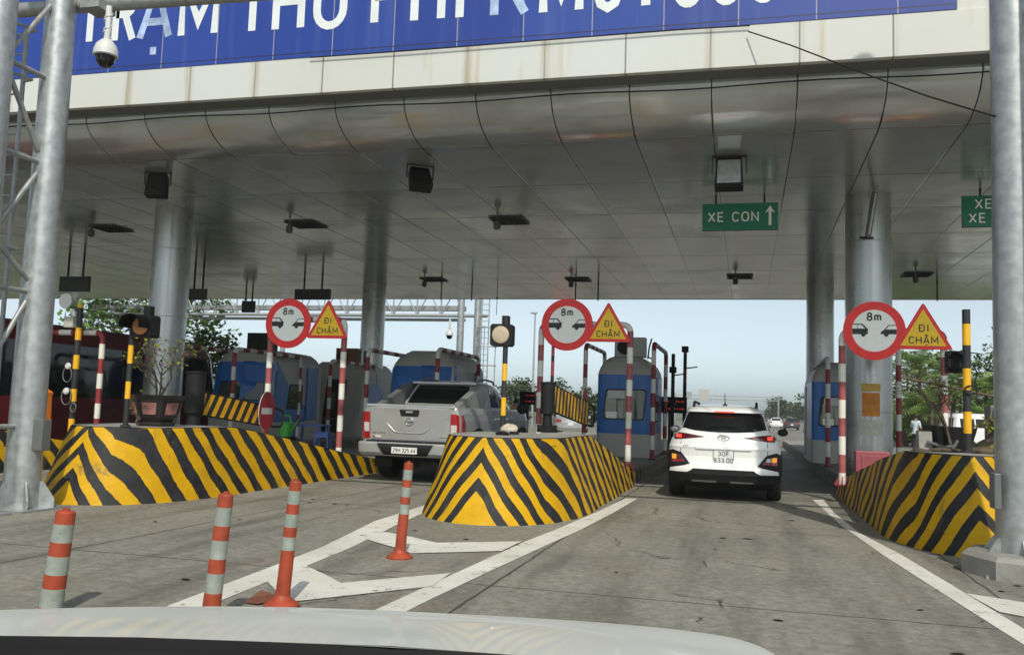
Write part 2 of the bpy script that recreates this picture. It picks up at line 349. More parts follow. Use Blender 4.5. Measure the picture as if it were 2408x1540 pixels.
dv = g.t.nodes.new('ShaderNodeVectorMath'); dv.operation = 'ADD'; nc = g.t.nodes.new('ShaderNodeTexNoise'); nc.inputs['Scale'].default_value = 1.3; nc.inputs['Detail'].default_value = 7
g.t.links.new(o_, nc.inputs['Vector']); g.t.links.new(o_, dv.inputs[0]); g.t.links.new(nc.outputs['Color'], dv.inputs[1]); g.t.links.new(dv.outputs[0], vo.inputs['Vector'])
ck = g.math('MULTIPLY', g.ramp(vo.outputs[0], .0025, .006, .8, 0), g.ramp(n1, .50, .56))
c = g.mix(ck, c, (.03, .03, .028))
g.set(color=c, rough=g.ramp(n2, .4, .65, .85, .6), spec=.35)
g.bump(g.math('SUBTRACT', g.math('ADD', g.math('MULTIPLY', n3, .5), n4), g.ramp(jm, .005, .02, .8, 0)), .45, .012); M['road'] = g.m
g = NG('worn_line_paint'); n = g.noise(6, detail=10, rough=.75); n2 = g.noise(1.1, detail=6, rough=.6); n3 = g.noise(40, detail=4, rough=.7)
c = g.mix(g.ramp(n2, .35, .7), (.68, .67, .62), (.52, .51, .46)); c = g.mix(g.ramp(n, .57, .63), c, (.25, .24, .20)); c = g.mix(g.ramp(n3, .66, .72), c, (.12, .12, .11))
g.set(color=c, rough=.75); g.bump(n, .3, .006); M['line'] = g.m
g = NG('grass_ground'); n = g.noise(.15, detail=9); c = g.mix(g.ramp(n, .35, .65), (.06, .085, .03), (.15, .14, .07)); g.set(color=c, rough=.95); M['grass'] = g.m
def sheet(name, pts, z, mt):
    mb = MB(); mb.add([(x, y, z) for x, y in pts], [tuple(range(len(pts)))]); return mb.build(name, mt, kind='structure')
sheet('ground', [(-2500, -2500), (2500, -2500), (2500, 2500), (-2500, 2500)], -.03, 'grass')
sheet('road', [(-46, -140), (30, -140), (30, 110), (-46, 110)], 0, 'road')
sheet('road', [(-16, 110), (11, 110), (11, 1500), (-16, 1500)], -.004, 'road')
def strip(name, L, R_, z=.004):
    mb = MB()
    n = len(L); mb.add([(x, y, z) for x, y in L]+[(x, y, z) for x, y in R_], [(i, n+i, n+i+1, i+1) for i in range(n-1)]); return mb.build(name, 'line', kind='structure')
strip('lane_marking', [(-2.42, 3.5), (-2.33, 5.79), (-2.27, 7.08), (-2.17, 9.03), (-2.08, 10.0), (-1.93, 12.2), (-1.83, 14.3)], [(-2.2, 3.5), (-2.13, 5.85), (-2.04, 7.26), (-1.90, 9.1), (-1.81, 10.21), (-1.71, 12.3), (-1.65, 14.35)])
strip('lane_marking', [(-3.5, 4.2), (-3.61, 5.24), (-3.72, 6.66), (-3.82, 7.8), (-3.95, 8.6), (-4.14, 9.75), (-4.22, 11.65), (-4.25, 13.)], [(-3.3, 4.2), (-3.38, 5.3), (-3.46, 6.5), (-3.56, 7.8), (-3.63, 8.35), (-3.80, 9.6), (-3.95, 11.0), (-4.12, 13.)])
strip('lane_marking', [(-3.72, 8.98), (-3.31, 8.76), (-2.94, 8.50), (-2.20, 9.0)], [(-3.62, 8.37), (-3.19, 8.03), (-2.94, 7.79), (-2.22, 8.3)], .008)
strip('lane_marking', [(-3.54, 6.87), (-3.18, 6.55), (-2.92, 6.29), (-2.30, 7.02)], [(-3.42, 6.1), (-3.21, 5.85), (-2.92, 5.6), (-2.26, 6.45)], .008)
strip('lane_marking', [(1.09, 15.97), (1.15, 13.9), (1.19, 12.37), (1.35, 9.87), (1.5, 8.13), (1.67, 6.28), (1.9, 4.0)], [(1.27, 16.1), (1.25, 13.9), (1.33, 11.67), (1.54, 9.96), (1.68, 8.28), (1.83, 6.4), (2.1, 4.0)])
strip('lane_marking', [(1.70, 7.96), (2.4, 7.55), (3.0, 7.2)], [(1.78, 7.28), (2.4, 6.8), (3.0, 6.45)], .008)
strip('lane_marking', [(-9.7, 11.5), (-9.7, 14), (-9.6, 18)], [(-9.5, 11.5), (-9.5, 14), (-9.45, 18)])
strip('lane_marking', [(-1.0, 60), (-1.0, 400)], [(-.85, 60), (-.85, 400)], .008); strip('lane_marking', [(6, 112), (6, 500)], [(6.2, 112), (6.2, 500)], .008)
# ---------------------------------------------------------- islands + striped crash barriers
def barrier_paint(name, a, period, off, tr=(.2, .95, .52, .5, .58)):
    g = NG(name); uv = g.t.nodes.new('ShaderNodeUVMap'); uv.uv_map = 'UVMap'; u, v, _ = g.sep(uv.outputs[0])
    wob = g.math('MULTIPLY', g.math('SUBTRACT', g.noise(2.2, detail=3), .5), .055); wob2 = g.math('MULTIPLY', g.math('SUBTRACT', g.noise(16, detail=3), .5), .022)
    au = g.math('ABSOLUTE', u); uu = g.math('ADD', g.math('MINIMUM', au, tr[3]), g.math('MULTIPLY', g.math('MAXIMUM', g.math('SUBTRACT', au, tr[3]), 0), tr[4]))
    s_ = g.math('ADD', g.math('ADD', g.math('MULTIPLY', uu, a), g.math('MULTIPLY', v, g.ramp(au, tr[0], tr[1], 1., tr[2]))), g.math('ADD', wob, wob2))
    fr = g.math('FRACT', g.math('DIVIDE', g.math('SUBTRACT', s_, off), period)); st = g.math('MULTIPLY', g.ramp(g.math('ABSOLUTE', g.math('SUBTRACT', fr, .25)), .242, .256, 1, 0), g.math('GREATER_THAN', s_, off))
    ny = g.noise(4, detail=8, rough=.65); yl = g.mix(g.ramp(ny, .35, .7), (.62, .355, .003), (.50, .28, .006)); yl = g.mix(g.ramp(g.noise(3, detail=9, rough=.7), .60, .72), yl, (.20, .15, .05))
    bk = g.mix(g.ramp(ny, .35, .7), (.013, .014, .017), (.036, .036, .038)); bk = g.mix(g.ramp(g.noise(7, detail=10, rough=.72), .66, .70), bk, (.22, .21, .18))
    c = g.mix(st, yl, bk); c = g.mix(g.ramp(g.noise(30, detail=4, rough=.7), .66, .74, 0, .8), c, (.06, .05, .035)); c = g.mix(g.ramp(g.noise(2.4, sc=(1, 1, .35), detail=9, rough=.7), .58, .70, 0, .6), c, (.13, .105, .055)); c = g.mix(g.ramp(g.noise(3.5, sc=(.5, .5, 5), detail=8, rough=.7), .64, .69, 0, .75), c, (.03, .03, .03))
    g.set(color=c, rough=g.ramp(ny, .3, .7, .5, .7), spec=.22); g.bump(g.math('ADD', g.noise(9, detail=6), g.math('MULTIPLY', g.noise(60), .2)), .35, .02)
    return g.m
KERB = .28
def barrier(xc, y0, yflat, yend, label, h=1.0, a=1.08, period=.40, off=.0, w=1.06, wt=.80, tr=(.2, .95, .52, .5, .58)):
    N = 26; half = []
    for i in range(N+1):
        th = pi/2*i/N; e = 2/2.2; half.append((sin(th)**e, 1-max(0., cos(th))**e))
    ys = [y0+1.9+(yend-y0-1.9)*i/24 for i in range(1, 25)]
    rows = []
    K = 8
    def hh(y):
        if y <= yflat: return h
        t = min(1, (y-yflat)/(yend-yflat)); return h+(KERB+.006-h)*(t*.75+.25*(3*t*t-2*t**3))
    prof = []
    for (sx, sy) in half: prof.append((sx*w, y0+1.9*sy, sx*wt, y0+.40+1.5*sy))
    for y in ys:
        t = max(0, (y-yflat)/(yend-yflat)); prof.append((w, y, wt+(w-.02-wt)*min(1, t), y))
    full = [(-a_, b_, -c_, d_) for a_, b_, c_, d_ in prof[::-1]][:-1]+prof
    us = [0]; 
    for p, q in zip(full, full[1:]): us.append(us[-1]+hypot(q[0]-p[0], q[1]-p[1]))
    mid = us[len(us)//2]; us = [u-mid for u in us]
    mb = MB(); mb.uv = []; P = []
    for k in range(K+1):
        t = k/K; row = []
        for (bx, by, tx, ty), u in zip(full, us):
            H_ = hh(by); b = t**1.0; jx = .010*sin(u*3.1+t*4)+.006*sin(u*9.7-t*7+xc); row.append((bx+(tx-bx)*b+jx*(1 if bx > 0 else -1), by+(ty-by)*b+jx*.6, H_*t - (.012 if k == K else 0) + .006*sin(u*5.3+k)*(0 < k < K))); mb.uv.append((u, H_*t))
        P.append(row)
    n = len(full); V = [p for r in P for p in r]; F = []
    for k in range(K):
        for j in range(n-1): F.append((k*n+j, k*n+j+1, (k+1)*n+j+1, (k+1)*n+j))
    mb.add(V, F, 0, True)
    root = thing('crash_barrier', label, 'crash barrier', (xc, 0, 0), 0, 'striped crash barriers')
    mb.build('striped_face', barrier_paint('striped_barrier_paint', a, period, off, tr), root)
    tp = MB(); top = [(p[0]*.985, p[1]+.004, hh(q[1])+.0) for p, q in zip(P[K], full)]
    h2 = len(top)//2
    tp.add(top, [(i, i+1, n-2-i, n-1-i) for i in range(h2-1)]+[(h2-1, h2, h2+1)], 0)
    tp.v = [(x, y, z-.004) for x, y, z in tp.v]
    tp.build('concrete_top', 'concrete', root)
    return root
def kerb_island(xc, y0, y1, w=1.0):
    mb = MB(); r = .25
    pts = [(xc-w, y0), (xc+w, y0), (xc+w, y1-r), (xc+w-r, y1), (xc-w+r, y1), (xc-w, y1-r)]
    mb.extr(pts, 'Z', 0, KERB-.06, 0); pts2 = [(xc+(x-xc)*.975, y) for x, y in pts]; mb.extr(pts2, 'Z', KERB-.06, KERB, 1)
    return mb.build('traffic_island', ['kerb', 'concrete'], kind='structure', bevel=.015)
ISL = {'L2': -13.0, 'L': -8.1, 'C': -3.05, 'R': 2.72, 'R2': 8.3}
kerb_island(ISL['C'], 15.9, 46); kerb_island(ISL['R'], 15.9, 46); kerb_island(ISL['L'], 15.6, 46); kerb_island(ISL['L2'], 15.2, 46); kerb_island(ISL['R2'], 15.5, 20)
barrier(ISL['C'], 10.03, 13.2, 16.9, 'black and yellow crash barrier in the middle with a pale rock on top', 1.0, 1.28, .34, .36, tr=(.9, 1.8, .6, 1.0, .62))
barrier(ISL['L'], 9.32, 11.7, 16.6, 'long black and yellow crash barrier on the left carrying the big plant pot', .95, 1.2, .32, .28)
barrier(2.33, 10.05, 11.1, 17.2, 'black and yellow crash barrier on the right heaped with rubble and a dead tree', 1.02, 1.2, .33, .36, .76, .60, tr=(.8, 1.7, .6, .9, .62))
barrier(ISL['L2'], 9.6, 10.6, 15.6, 'farthest left crash barrier, half hidden behind the galvanised gantry leg', .95, 1.2, .32, .28)
# ---------------------------------------------------------- toll canopy
g = NG('ceiling_panels'); o_ = g.tc.outputs['Object']; X, Y, Z = g.sep(o_)
cx = g.math('FLOOR', g.math('DIVIDE', g.math('SUBTRACT', X, .64-115.5), 1.155)); cy = g.math('FLOOR', g.math('DIVIDE', g.math('SUBTRACT', Y, 18.45-102), 2.55))
wv = g.white(g.comb(cx, cy, 1)); dx = g.math('PINGPONG', g.math('SUBTRACT', X, .64-115.5), .5775); dy = g.math('PINGPONG', g.math('SUBTRACT', Y, 18.45-102), 1.275)
dy2 = g.math('PINGPONG', g.math('SUBTRACT', Y, 18.45-102+1.275), 1.275)
n = g.noise(.7, detail=6); c = g.mix(wv, (.50, .52, .525), (.61, .63, .63)); c = g.mix(g.ramp(n, .5, .75), c, (.40, .41, .40))
c = g.mix(g.ramp(dx, .006, .011, 1, 0), c, (.012, .012, .012)); c = g.mix(g.ramp(dy, .008, .013, .9, 0), c, (.02, .02, .02)); c = g.mix(g.ramp(dy2, .004, .008, .35, 0), c, (.05, .05, .05))
g.set(color=c, rough=g.ramp(n, .3, .7, .12, .24), metal=.55, spec=.6)
wn = g.t.nodes.new('ShaderNodeTexWhiteNoise'); g.t.links.new(g.comb(cx, cy, 4), wn.inputs['Vector']); g.bump(g.math('ADD', g.math('MULTIPLY', g.noise(.8, detail=2), 1.6), g.ramp(g.math('MINIMUM', dx, dy), 0, .02)), .25, .02)
M['ceiling'] = g.m
g = NG('fascia_panels'); o_ = g.tc.outputs['Object']; X, Y, Z = g.sep(o_)
dx = g.math('PINGPONG', g.math('SUBTRACT', X, .64-115.5), .5775); n = g.noise(1.2, sc=(3, 1, .25), detail=8); n2 = g.noise(.35, detail=4)
c = g.mix(g.ramp(n2, .35, .65), (.60, .615, .60), (.57, .575, .545)); c = g.mix(g.ramp(n, .60, .74, 0, .8), c, (.45, .39, .27))
c = g.mix(g.ramp(dx, .007, .014, .85, 0), c, (.10, .095, .08)); c = g.mix(g.math('MULTIPLY', g.ramp(dx, .012, .10, 1, 0), g.ramp(n, .45, .6)), c, (.40, .36, .28))
g.set(color=c, rough=.38, spec=.5); M['fascia'] = g.m
g = NG('blue_board'); o_ = g.tc.outputs['Object']; X, Y, Z = g.sep(o_)
dx = g.math('PINGPONG', g.math('SUBTRACT', X, .35-115.5), .5); cx = g.math('FLOOR', g.math('SUBTRACT', X, .35-115.5)); n = g.noise(1.1, sc=(4, 1, .3), detail=8)
c = g.mix(g.white(g.comb(cx, 0, 0)), (.012, .040, .26), (.018, .055, .31)); c = g.mix(g.ramp(n, .52, .78, 0, .6), c, (.07, .12, .36))
dz = g.math('ABSOLUTE', g.math('SUBTRACT', Z, 6.67))
c = g.mix(g.ramp(dx, .004, .010, .8, 0), c, (.38, .37, .36)); c = g.mix(g.ramp(dz, .006, .012, .9, 0), c, (.02, .02, .04)); g.set(color=c, rough=.4, spec=.5); M['board'] = g.m
M['fadeletter'] = mat('faded_white_letters', (.70, .74, .76), .45, var=.08, vs=2); M['peelletter'] = mat('peeling_letter_film', (.34, .44, .66), .45, var=.5, vs=3)
X0, X1 = -34., 13.5
can = thing('toll_canopy', 'wide toll plaza canopy with white fascia, blue name board and dark panelled ceiling', 'canopy')
FZ = 6.03
mb = MB(); mb.box(((X0+X1)/2, 12.05, (FZ+6.60)/2), (X1-X0, .1, 6.60-FZ)); mb.build('fascia', 'fascia', can, bevel=.006)
mb = MB(); mb.box(((X0+X1)/2, 12.30, 6.052), (X1-X0, .40, .02)); mb.build('soffit_strip', mat('grey_soffit', (.13, .135, .13), .5, .1, var=.1), can)
mb = MB(); P = []
xs = [X0+(X1-X0)*i/40 for i in range(41)]
prof = [(12.46, 6.06), (12.46, 6.03)]+[(13.56-1.1*cos(RD(t)), 6.03-.53*sin(RD(t))) for t in range(3, 91, 5)]+[(13.6, 5.50)]+[(13.6+i*1.045, 5.50) for i in range(1, 19)]
P = [[(x, y, z) for x in xs] for y, z in prof]; mb.grid(P, 0, True, True); 
mb.build('ceiling', 'ceiling', can)
mb = MB(); mb.box(((X0+X1)/2, 32.55, 6.2), (X1-X0, .2, 1.4)); mb.box(((X0+X1)/2, 22.4, 7.2), (X1-X0, 20.5, .15)); mb.build('roof', 'fascia', can)
mb = MB(); mb.box(((-20+2.55)/2, 12.06, 7.45), (22.55, .14, 1.70)); bd = mb.build('name_board', 'board', can)
mb = MB(); mb.box(((2.56+X1)/2, 12.1, 7.45), (X1-2.56, .14, 1.68)); mb.build('parapet', 'fascia', can)
mb = MB(); hC = 1.0
for ch, xa, xb, zb, m_ in (('T', -10.87, -10.25, 7.08, 0), ('R', -10.13, -9.66, 7.06, 0), ('Ạ', -9.65, -8.98, 7.06, 1), ('M', -8.88, -8.15, 7.05, 0), ('T', -7.84, -7.25, 7.03, 0), ('H', -7.2, -6.64, 7.02, 0), ('U', -6.5, -5.93, 7.01, 0), ('P', -5.54, -5.01, 7.0, 0), ('H', -4.9, -4.35, 6.98, 0), ('Í', -4.19, -4.06, 6.97, 0), ('K', -3.66, -3.07, 6.96, 1), ('M', -2.93, -2.28, 6.94, 0), ('6', -2.15, -1.72, 6.93, 0), ('1', -1.71, -1.34, 6.92, 0), ('0', -1.03, -.63, 6.90, 0), ('0', -.51, -.12, 6.89, 0), ('0', -.02, .37, 6.88, 0)):
    gw = G[ch][0]; t_ = .128; text(mb, ch, xa, zb, hC, t_, 11.985, m_, 'l', 0, sx=((xb-xa)/hC-t_)/gw if gw else 1)
# letters sit a hair in front of the board
mb.build('lettering', ['fadeletter', 'peelletter'], bd)
def column(x, y, notice=False):
    mb = MB(); r = .405; mb.lathe([(r, KERB), (r, 1.5), (r-.006, 1.505), (r, 1.51), (r, 3.1), (r-.006, 3.105), (r, 3.11), (r, 4.6), (r-.006, 4.605), (r, 4.61), (r, 5.50)], (x, y, 0), n=40, m=0)
    c = mb.build('column', 'steel', can); return c
colR = column(2.15, 17.4); column(2.17, 28.8); column(-12.42, 17.1); column(-12.55, 28.6)
def notice(par, x, y, r, z, wd, ht, m):
    mb = MB(); P = []
    for k in range(2):
        P.append([(x+(r+.004)*sin(-.13*0+a), y-(r+.004)*cos(a), z+(k-.5)*ht) for a in [(-.5+i/8)*wd/r-.02 for i in range(9)]])
    mb.grid(P, 0, True); return mb.build('notice', m, par)
notice(colR, 2.15, 17.4, .405, 1.94, .33, .14, 'ochre'); notice(colR, 2.15, 17.4, .405, 1.64, .30, .42, 'onotice'); notice(colR, 2.15, 17.4, .405, 1.23, .42, .26, 'palenotice')
# ---------------------------------------------------------- overhead cables
def cable(name, pts, r, label): mb = MB(); mb.tube(pts, r, 6); return tag(mb.build(name, 'dark'), label, 'cable')
cable('cable', [(x, 12.40, 5.915+.018*sin(x*1.9)) for x in [i*.5-16 for i in range(40)]]+[(x, 12.40, 5.92+.012*sin(x*2.3)) for x in [4.3, 5, 6, 8]], .010, 'black cable running along under the front lip of the canopy')
cable('cable', [(x, 11.955, 6.60-.03*abs(sin((x+1.0)*.42))-.02*(x+3)*(x>-3)/3) for x in [i*.5-6.5 for i in range(14)]], .010, 'thin wire sagging along the top of the white fascia')
cable('cable', [(-.02, 11.94, 6.48), (.5, 11.45, 6.05), (1.34, 10.5, 5.23), (1.8, 9.8, 4.72), (2.25, 9.1, 4.25)], .009, 'thin wire slanting down from the white fascia to the right gantry leg')
# ================================================================== STREET FURNITURE
# ---------------------------------------------------------- gantry in front of the canopy (two legged lattice portal)
gl = thing('gantry', 'galvanised tubular gantry portal in front of the canopy with caged ladder on its left leg', 'gantry')
def leg(x, y, r0, r1, z1, plates=True):
    mb = MB(); mb.tube([(x, y, .02), (x, y, .9), (x, y, 2.6), (x, y, 4.3), (x, y, z1)], [r0, r0-.004, (r0*.65+r1*.35), (r0*.3+r1*.7), r1], 32, 0)
    for z in (3.4,): mb.lathe([(r0*.8+.012, z), (r0*.8+.014, z+.02), (r0*.8+.012, z+.04)], (x, y, 0), n=32)
    if plates:
        mb.box((x, y, .012), (.75, .75, .024))
        for k in range(6):
            a = k*pi/3+.4; R_ = Matrix.Rotation(a, 3, 'Z'); c = R_ @ Vector((r0+.09, 0, 0)); mb.extr([(0, 0), (1, 0)], 'Z', 0, 0) if 0 else None
            q = [R_ @ Vector(p)+Vector((x, y, .024)) for p in ((r0-.02, -.01, 0), (r0+.17, -.01, 0), (r0+.17, -.01, .10), (r0+.03, -.01, .30), (r0-.02, -.01, .30), (r0-.02, .01, 0), (r0+.17, .01, 0), (r0+.17, .01, .10), (r0+.03, .01, .30), (r0-.02, .01, .30))]
            mb.add(q, [(0, 1, 2, 3, 4), (9, 8, 7, 6, 5), (0, 5, 6, 1), (1, 6, 7, 2), (2, 7, 8, 3), (3, 8, 9, 4)])
    return mb
PX, PY = -8.15, 8.75; RX, RY = 2.43, 9.2; QY = -.86
leg(PX, PY, .20, .165, 9).build('leg', 'galv', gl); leg(PX-.02, PY+QY, .20, .165, 9).build('leg', 'galv', gl)
leg(RX, RY, .205, .18, 9, True).build('leg', 'galv', gl); leg(RX+.42, RY+QY+.1, .2, .17, 9).build('leg', 'galv', gl)
mb = MB()
def br(a, b, r=.032): mb = MB(); mb.tube([a, b], r, 10); mb.build('brace', 'galvd', gl)
y2 = PY+QY
lv = [.95, 2.35, 3.0, 4.07, 5.1, 6.1]
for z in (.95, 2.52, 4.07, 5.1): br((PX, PY-.17, z), (PX, y2+.17, z))
br((PX, PY-.17, 5.98), (PX, y2+.15, 5.2)); br((PX, PY-.17, 4.2), (PX, y2+.15, 4.98)); br((PX, PY-.17, 3.92), (PX, y2+.15, 3.15)); br((PX, PY-.17, 2.66), (PX, y2+.15, 3.05)); br((PX, PY-.17, 2.4), (PX, y2+.15, 1.5)); br((PX, PY-.17, 6.2), (PX, y2+.15, 7.0))
ax, ay = RX+.42, RY+QY+.1
for z0, z1 in ((5.35, 5.9), (5.28, 4.7), (3.95, 4.35), (2.75, 3.3), (2.6, 2.0), (1.1, 1.55), (5.42, 6.3)): br((RX+.10, RY-.14, z0), (ax, ay, z1), .03)
mb = MB(); mb.tube([(PX-.85, PY+.13, 6.13), (RX+1.2, RY+.1, 6.07)], .09, 16); mb.tube([(PX-.85, PY, 8.6), (RX+1.2, RY, 8.6)], .09, 16)
mb.box((PX+.45, PY+.1, 6.14), (.26, .3, .30)); mb.build('beam', 'galvd', gl)
mb = MB()
for dx in (-.02, -.33):
    mb.box((PX-.18+dx, PY-.28, 3.25), (.045, .03, 4.9))
for i in range(20): mb.tube([(PX-.51, PY-.28, .95+i*.245), (PX-.20, PY-.28, .95+i*.245)], .012, 8)
for z in (3.0, 4.12, 5.02, 5.62):
    mb.tube([(PX-.52, PY-.28, z)]+[(PX-.355+.30*cos(RD(a)), PY-.30-.40*sin(RD(a))*1.0, z) for a in range(180, -1, -20)]+[(PX-.19, PY-.28, z)], .018, 8)
for a in (40, 90, 140): mb.tube([(PX-.355+.30*cos(RD(a)), PY-.30-.40*sin(RD(a)), 3.0), (PX-.355+.30*cos(RD(a)), PY-.30-.40*sin(RD(a)), 5.65)], .014, 6)
mb.build('ladder', 'galvd', gl)
mb = MB(); mb.box((PX+.205, PY-.02, .86), (.20, .14, .36)); mb.build('junction_box', 'panelgrey', gl, bevel=.008)
mb = MB(); mb.box((RX-.225, RY-.10, .75), (.06, .18, .32)); mb.build('junction_box', 'panelgrey', gl, bevel=.008)
mb = MB(); mb.lathe([(.62, -.02), (.62, .16), (.58, .20), (.0, .20)], (RX+.12, RY-.02, 0), n=8, smooth=False); mb.build('plinth', 'concrete', gl)
for z in (1.0,):
    pass
def cctv(x, y, zt, zb, label, s=1.):
    t = thing('dome_camera', label, 'cctv camera', (x, y, zb)); L = zt-zb
    mb = MB(); mb.tube([(0, 0, .33*s), (.01, 0, L*.6), (0, 0, L)], .038*s, 12); 
    for k in range(7): mb.tube([(.04*s*cos(k*2.1+a), .04*s*sin(k*2.1+a), .36*s+k*(L-.4*s)/7+a*.012*s) for a in [0, .8, 1.6, 2.4]], .012*s, 6)
    mb.build('bracket', 'bucket', t)
    mb = MB(); mb.lathe([(.13*s, .13*s), (.142*s, .14*s), (.138*s, .20*s), (.115*s, .27*s), (.07*s, .32*s), (.045*s, .34*s)], n=24); mb.build('housing', 'bucket', t)
    mb = MB(); mb.lathe([(.001, 0), (.06*s, .012*s), (.098*s, .055*s), (.112*s, .13*s)], n=24); mb.build('dome', 'glassd', t); return t
cctv(-7.55, 8.86, 6.05, 5.29, 'white dome camera with black bubble hanging from the front gantry beam', 1.02)
# ---------------------------------------------------------- flexible delineator posts
def delineator(x, y, H_, lab, lean=(0, 0), base=True, kind=0, r=.040):
    t = thing('delineator_post', lab, 'delineator post', (x, y, 0), 0, 'orange delineator posts')
    if kind == 0: seg = [(.055, 0), (.0875, 1), (.065, 0), (.085, 1), (.065, 0), (.085, 1)]
    else: seg = [(.07, 0), (.11, 1), (.085, 0), (.11, 1), (.085, 0), (.115, 1)]
    mb = MB(); top = Vector((lean[0], lean[1], H_)); f = lambda z: Vector((lean[0], lean[1], H_))*(z/H_)
    zs = [H_]; ms = []
    for L, m_ in seg: zs.append(zs[-1]-L); ms.append(m_)
    zs.append(.03); ms.append(0)
    pts = [f(z) for z in zs][::-1]; ms = ms[::-1]; rr = [r*(1.22-.22*z/H_) for z in zs][::-1]
    mb.tube(pts, rr, 20, ms)
    tapes = MB()
    mb.tube([f(H_-.001), f(H_+.006), f(H_+.012)], [r*.9, r*.82, r*.4], 20); mb.tube([f(H_+.01), f(H_+.022)], r*.38, 14)
    mb.build('post', ['orange', 'reflect'], t)
    if base:
        b = MB(); b.lathe([(.115, 0), (.118, .012), (.10, .026), (.062, .05), (r*1.25, .075), (r*1.15, .10)], n=28); b.build('base', 'orange', t)
    return t
delineator(-4.13, 4.74, .615, 'thick orange and pale banded post, leftmost of the delineators, without visible foot', (.06, .0), False, 1, .058)
delineator(-3.09, 4.85, .767, 'orange delineator post with scratched white bands, second from the left', (.06, .0), True, 1, .045)
delineator(-2.95, 5.46, .81, 'slim orange delineator post with slit white bands standing on the white hatching', (.055, .0))
delineator(-2.95, 7.54, .83, 'orange delineator post with round foot nearest the middle crash barrier', (.05, .0))
mb = MB(); mb.add([(-3.22, 5.44, .006), (-3.10, 5.40, .012), (-3.03, 5.50, .02), (-3.06, 5.55, .05), (-3.16, 5.56, .07), (-3.2, 5.5, .03)], [(0, 1, 2, 3, 4, 5)]); tag(mb.build('post_fragment', 'rust'), 'torn brown rubber scrap beside the foot of the slim post', 'debris')
# ---------------------------------------------------------- red and white portals carrying the signs
CY = [(.26, 0), (.30, 1)]
def portal(name, x0, x1, y, zt, zb0, zb1, label, cyc=None, r=.057, start=.1, foot=True):
    t = thing(name, label, 'pipe portal', (x0, y, 0), 0, 'red and white sign portals'); cyc = cyc or [(.30, 1), (.30, 0)]
    P = bend([(0, 0, zb0), (0, 0, zt), (x1-x0, 0, zt), (x1-x0, 0, zb1)], .16); pts, ms = bands(P, r, cyc, start=start)
    mb = MB(); mb.tube(pts, r, 16, ms); mb.build('pipe', ['red' if 'fresh' in label else 'redfade', 'white'], t)
    for X_, z in ((0, zb0), (x1-x0, zb1)):
        mb = MB(); mb.box((X_, 0, z+.008), (.24, .24, .016))
        for a in range(4): R_ = Matrix.Rotation(a*pi/2, 3, 'Z'); q = [R_ @ Vector(p)+Vector((X_, 0, z+.016)) for p in ((.05, -.008, 0), (.125, -.008, 0), (.05, -.008, .14), (.05, .008, 0), (.125, .008, 0), (.05, .008, .14))]; mb.add(q, [(0, 1, 2), (5, 4, 3), (1, 4, 5, 2), (0, 3, 4, 1)])
        mb.build('base_plate', 'red', t)
    return t
portal('sign_portal', -3.80, -2.10, 16.6, 2.98, KERB, KERB, 'red and white pipe portal carrying signs on the middle island')
portal('sign_portal', -8.98, -7.42, 15.6, 2.93, KERB, KERB, 'red and white pipe portal carrying signs above the long left barrier')
portal('sign_portal', 1.54, 3.10, 15.8, 2.83, KERB, KERB, 'red and white pipe portal carrying signs on the right island beside the big steel column')
portal('sign_portal', -14.3, -12.62, 15.35, 2.60, KERB, KERB, 'freshly painted red and white pipe portal at far left before the dark coach')
def disc(n, r, cx=0, cz=0): return [(cx+r*cos(2*pi*i/n), cz+r*sin(2*pi*i/n)) for i in range(n)]
def round_sign(x, y, z, D, label):
    t = thing('distance_sign', label, 'road sign', (x, y, z), RD(0), 'round 8m distance signs'); R_ = D/2
    mb = MB(); mb.poly(disc(56, R_), 0, .018, 0, 1); mb.build('rim', ['signred', 'galvd'], t)
    mb = MB(); ri = R_*.715; mb.poly(disc(48, ri), -.003, -.0005, 0)
    s = R_/.5
    def P(pts, m=1): mb.poly([(a*s, b*s) for a, b in pts][::-1], -.0052, -.0035, m)
    e = lambda zz: -math.sqrt(max(0, (ri/s)**2-zz*zz))
    rear = [(e(.04), .04), (e(-.06), -.06), (-.145, -.06), (-.105, -.062), (-.105, -.01), (-.125, .03), (-.185, .115), (e(.115), .115), (e(.10), .10), (-.20, .10), (-.155, .035)]
    P([(e(.03), .035), (-.10, .035), (-.105, -.062), (e(-.062), -.062)][::1]); P([(e(.115), .118), (-.185, .118), (-.105, .03), (-.14, .03), (-.2, .10), (e(.1), .10)])
    P([(-.27, .10), (-.262, .10), (-.262, .03), (-.27, .03)]); mb.poly(disc(16, .036*s, -.175*s, -.068*s), -.0054, -.0036, 1)
    P([(.10, -.058), (.105, -.02), (.16, .022), (-e(.03), .025), (-e(-.06), -.058)]); P([(.16, .02), (.225, .10), (-e(.1), .10), (-e(.086), .086), (.235, .086), (.18, .02)]); mb.poly(disc(16, .036*s, .19*s, -.066*s), -.0054, -.0036, 1)
    text(mb, '8m', -.005*s, .165*s, .15*s, .17, -.0062, 1, sx=.95, gap=.16)
    mb.build('face', ['signwhite', 'signblack'], t)
    return t
